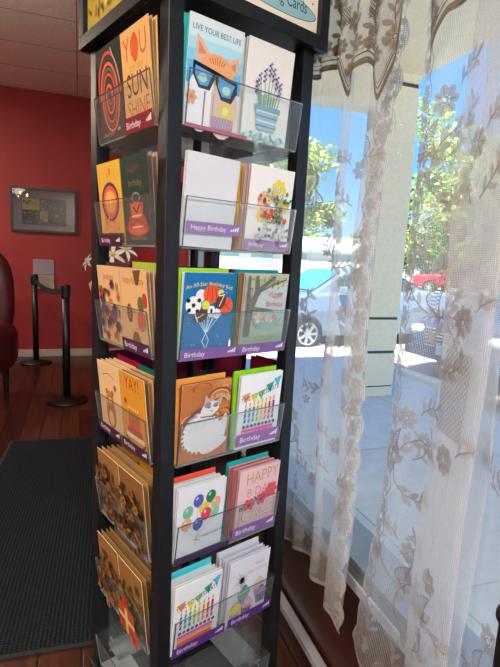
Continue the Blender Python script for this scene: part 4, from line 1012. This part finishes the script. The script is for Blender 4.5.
# trees ---------------------------------------------------------------
M_leaf = {}
for i, (c1, c2_) in enumerate((('#9aab52','#c3cb74'),('#5f8a3a','#86a348'),('#3f6a35','#5d8440'),('#a9b45e','#cfd184'))):
    m = varied(f'leaf_{i}', c1, c2_, 1.2, .7, bump=0)
    M_leaf[i] = m
M_bark = varied('bark', '#8a6a4c', '#a9825c', 6, .9, (1,1,.2), bump=.5)
def tree(loc, h, cr, label, kind, n=2600, trunk=.16, lean=0, leaf=.16, seed=0, cz=.62, squash=.8):
    rnd = random.Random(seed+31)
    r = empty('tree', loc); tag(r, label, 'tree')
    g = G(); base = Vector((0,0,0)); top = Vector((lean, 0, h*.75))
    g.tube([base, base.lerp(top,.35)+Vector((.1,0,0)), base.lerp(top,.7), top], [trunk, trunk*.8, trunk*.55, trunk*.2], M_bark, 8)
    cl = []
    for i in range(16):
        a = rnd.uniform(0,2*PI); rr = cr*rnd.uniform(.25,.85); zz = h*cz+rnd.uniform(-1,1)*cr*squash
        c = Vector((lean*.7+rr*math.cos(a), rr*math.sin(a), zz)); cl.append((c, cr*rnd.uniform(.22,.42)))
        s = base.lerp(top, rnd.uniform(.4,.8)); g.tube([s, s.lerp(c,.5)+Vector((0,0,.15)), c], [trunk*.3, trunk*.18, trunk*.07], M_bark, 5)
    g.obj('trunk', r, smooth=True)
    g = G()
    for i in range(n):
        c, R_ = rnd.choice(cl)
        d = Vector((rnd.gauss(0,1), rnd.gauss(0,1), rnd.gauss(0,1))).normalized()*R_*rnd.uniform(.5,1.08)
        p = c+Vector((d.x,d.y,d.z*.75)); s = leaf*rnd.uniform(.6,1.3)
        a = Vector((rnd.gauss(0,1),rnd.gauss(0,1),rnd.gauss(0,.6))).normalized(); b = a.cross(Vector((rnd.gauss(0,1),rnd.gauss(0,1),1))).normalized()
        g.add([p-a*s, p-b*s*.45, p+a*s, p+b*s*.45], [(0,1,2,3)], M_leaf[kind if rnd.random() < .7 else (kind+1) % 4])
    g.obj('foliage', r)
tree((12.5,14.2,RZ), 7.2, 2.6, 'large yellow-green tree filling the gap right of the column', 0, 8000, .12, seed=1, leaf=.10, squash=1.05)
tree((18.5,17.5,RZ), 7.5, 3.2, 'broad mid green tree at the right edge of the window', 1, 5200, .2, seed=2, leaf=.17)
tree((21,24,RZ), 7.5, 3.4, 'tall dark green tree behind the red pickup truck', 2, 4200, .2, seed=3, leaf=.2, cz=.55)
tree((18.0,46.0,RZ), 15.0, 5.5, 'pale green tree rising above the white shop building', 3, 5200, .3, seed=4, leaf=.32)
tree((10.6,24.5,RZ), 8.4, 3.2, 'rounded green tree seen between the rack and the column', 0, 4600, .2, seed=5, leaf=.18)
tree((27,19,RZ), 7.5, 3.6, 'light green tree far across the parking lot', 0, 3600, .2, seed=6, leaf=.22)
rnd = random.Random(17)
for i in range(10):
    a = math.radians(26+i*6.4); d = 66+(i%2)*9
    if i == 0: far = None
    if far is None:
        far_src = None
    g_h = rnd.uniform(4.5,7)
    if i == 0:
        before = set(bpy.data.objects)
        tree((d*math.sin(a), d*math.cos(a), RZ), 6.0, 3.4, 'distant green tree in the belt behind the parking lot', 2, 2200, .2, seed=30, leaf=.32, cz=.5)
        far = [o for o in bpy.data.objects if o not in before and o.parent is None][0]; far['group'] = 'distant trees behind the parking lot'
    else:
        t = copy_tree(far); t.location = (d*math.sin(a), d*math.cos(a), RZ); t.rotation_euler = (0,0,rnd.uniform(0,6)); s = rnd.uniform(.8,1.15); t.scale = (s,s,s)

# iron chair parts (placed from the photo edge)
r = [o for o in bpy.data.objects if o.name == 'iron_chair'][0]
IR = mat('black_iron','#060607',.5)
def part(name, f):
    g = G(); f(g); return g.obj(name, r, smooth=False)
bx = .19
for s in (-1,1):
    part('back_post', lambda g: (g.tube([(s*bx,0,.45),(s*bx,.0,.83)], .011, IR, 10), g.lathe([(.006,.83),(.006,.866),(.013,.868),(.013,.90),(.004,.905)], IR, (s*bx,0,0), 12), g.blob((s*bx,0,.840),(.016,.016,.017), IR)))
    for y in (0,-.36): part('leg', lambda g: g.tube([(s*bx,y,.45),(s*bx*1.05,y*1.05,0)], .011, IR, 10))
part('seat', lambda g: g.box((-.205,-.38,.44),(.205,.015,.465), IR))
part('back_rail', lambda g: (g.tube([(-bx,0,.76),(0,0,.82),(bx,0,.76)], .009, IR, 8), g.tube([(-bx,0,.55),(bx,0,.55)], .009, IR, 8)))
for x in (-.1,0,.1): part('spindle', lambda g: g.tube([(x,0,.55),(x,0,.79-abs(x)*.3)], .006, IR, 8))

# ------------------------------------------------------------------ lights
def area(name, loc, size, power, col, rot=(0,0,0), sy=None):
    l = bpy.data.lights.new(name, 'AREA'); l.energy = power; l.color = col; l.size = size
    if sy: l.shape = 'RECTANGLE'; l.size_y = sy
    o = bpy.data.objects.new(name, l); COL.objects.link(o); o.location = loc; o.rotation_euler = rot; return o
def ceiling_light(x, y, power, label, col=(1,.90,.78)):  # unseen fill light added to brighten rack and wall, housed like a panel
    r = empty('ceiling_light', (x,y,2.93)); tag(r, label, 'added fill light')
    g = G(); g.box((-.32,-.32,0),(.32,.32,.065), M_alu); g.obj('housing', r)
    g = G(); g.box((-.29,-.29,-.008),(.29,.29,.001), mat('diffuser','#f4ead8',.5,emit='#ffe6c4',estr=2)); g.obj('diffuser', r)
    area('ceiling_lamp', (x,y,2.90), .56, power, col)
ceiling_light(.05, -1.9, 115, 'added square fill light above and behind the camera', (1,.97,.93))
ceiling_light(-1.7, .3, 70, 'added square fill light left of the camera', (1,.88,.74))
ceiling_light(-2.3, 4.9, 52, 'added square fill light near the red back wall', (1,.88,.74))
pl = bpy.data.lights.new('chandelier_glow', 'POINT'); pl.energy = 12; pl.color = (1,.85,.66); pl.shadow_soft_size = .2
po = bpy.data.objects.new('chandelier_glow', pl); COL.objects.link(po); po.location = (-1.02,3.05,2.35)
# chandelier, mirrored in the picture glass
r = empty('chandelier', (-1.02,3.05,2.1)); tag(r, 'small chandelier of warm bulbs, mirrored in the picture glass', 'chandelier')
g = G(); g.tube([(0,0,.9),(0,0,.05)], .008, M_blackpl, 8); g.blob((0,0,.03),(.03,.03,.06), M_blackpl); g.obj('stem', r)
for i in range(7):
    a = 2*PI*i/7+.3; R_ = .36 if i % 2 else .22
    x, y = R_*math.cos(a), R_*math.sin(a)
    g = G(); g.tube([(0,0,.02),(x*.5,y*.5,-.05),(x,y,.02)], .005, M_blackpl, 6); g.obj('arm', r)
    g = G(); g.blob((x,y,.055),(.016,.016,.028), mat('warm_bulb','#ffe2b0',.5,emit='#ffd08a',estr=30)); g.obj('bulb', r)
# sun and sky
sd = bpy.data.lights.new('sun', 'SUN'); sd.energy = 15; sd.angle = .01; sd.color = (1,.95,.86)
so = bpy.data.objects.new('sun', sd); COL.objects.link(so)
dirv = Vector((.38,.5,-1.15)).normalized(); so.rotation_euler = dirv.to_track_quat('-Z','Y').to_euler()
wd = bpy.data.worlds.new('world'); S.world = wd; wd.use_nodes = True; nt = wd.node_tree; bg = nt.nodes['Background']
tcw = nt.nodes.new('ShaderNodeTexCoord'); sx = nt.nodes.new('ShaderNodeSeparateXYZ'); sk = nt.nodes.new('ShaderNodeValToRGB')
e_ = sk.color_ramp.elements; e_[0].position = 0; e_[0].color = lin('#9fc6e6'); e_[1].position = .75; e_[1].color = lin('#3b7fd0')
q_ = sk.color_ramp.elements.new(.18); q_.color = lin('#5f9edc')
nt.links.new(tcw.outputs['Generated'], sx.inputs[0]); nt.links.new(sx.outputs[2], sk.inputs[0]); nt.links.new(sk.outputs[0], bg.inputs[0]); bg.inputs[1].default_value = 1.5

# ------------------------------------------------------------------ camera
yaw = .88396+A; pit = .15469; rol = -.04679
cy, sy = math.cos(yaw), math.sin(yaw)
F = Vector((math.cos(pit)*cy, math.cos(pit)*sy, -math.sin(pit))); r0 = Vector((sy,-cy,0)); d0 = F.cross(r0)
c_, s_ = math.cos(rol), math.sin(rol); rr = r0*c_+d0*s_; dd = d0*c_-r0*s_
cam = bpy.data.cameras.new('camera'); co = bpy.data.objects.new('camera', cam); COL.objects.link(co)
cam.sensor_fit = 'VERTICAL'; cam.sensor_height = 36; cam.sensor_width = 27; cam.lens = 484.52/667*36; cam.clip_start = .02; cam.clip_end = 400
mw = Matrix((( rr.x,-dd.x,-F.x,0),(rr.y,-dd.y,-F.y,0),(rr.z,-dd.z,-F.z,H),(0,0,0,1))); co.matrix_world = mw
S.camera = co
try: S.cycles.transparent_max_bounces = 32
except Exception: pass
vs_ = S.view_settings; vs_.view_transform = 'Standard'; vs_.look = 'None'; vs_.exposure = .55; vs_.gamma = 1; vs_.use_curve_mapping = False
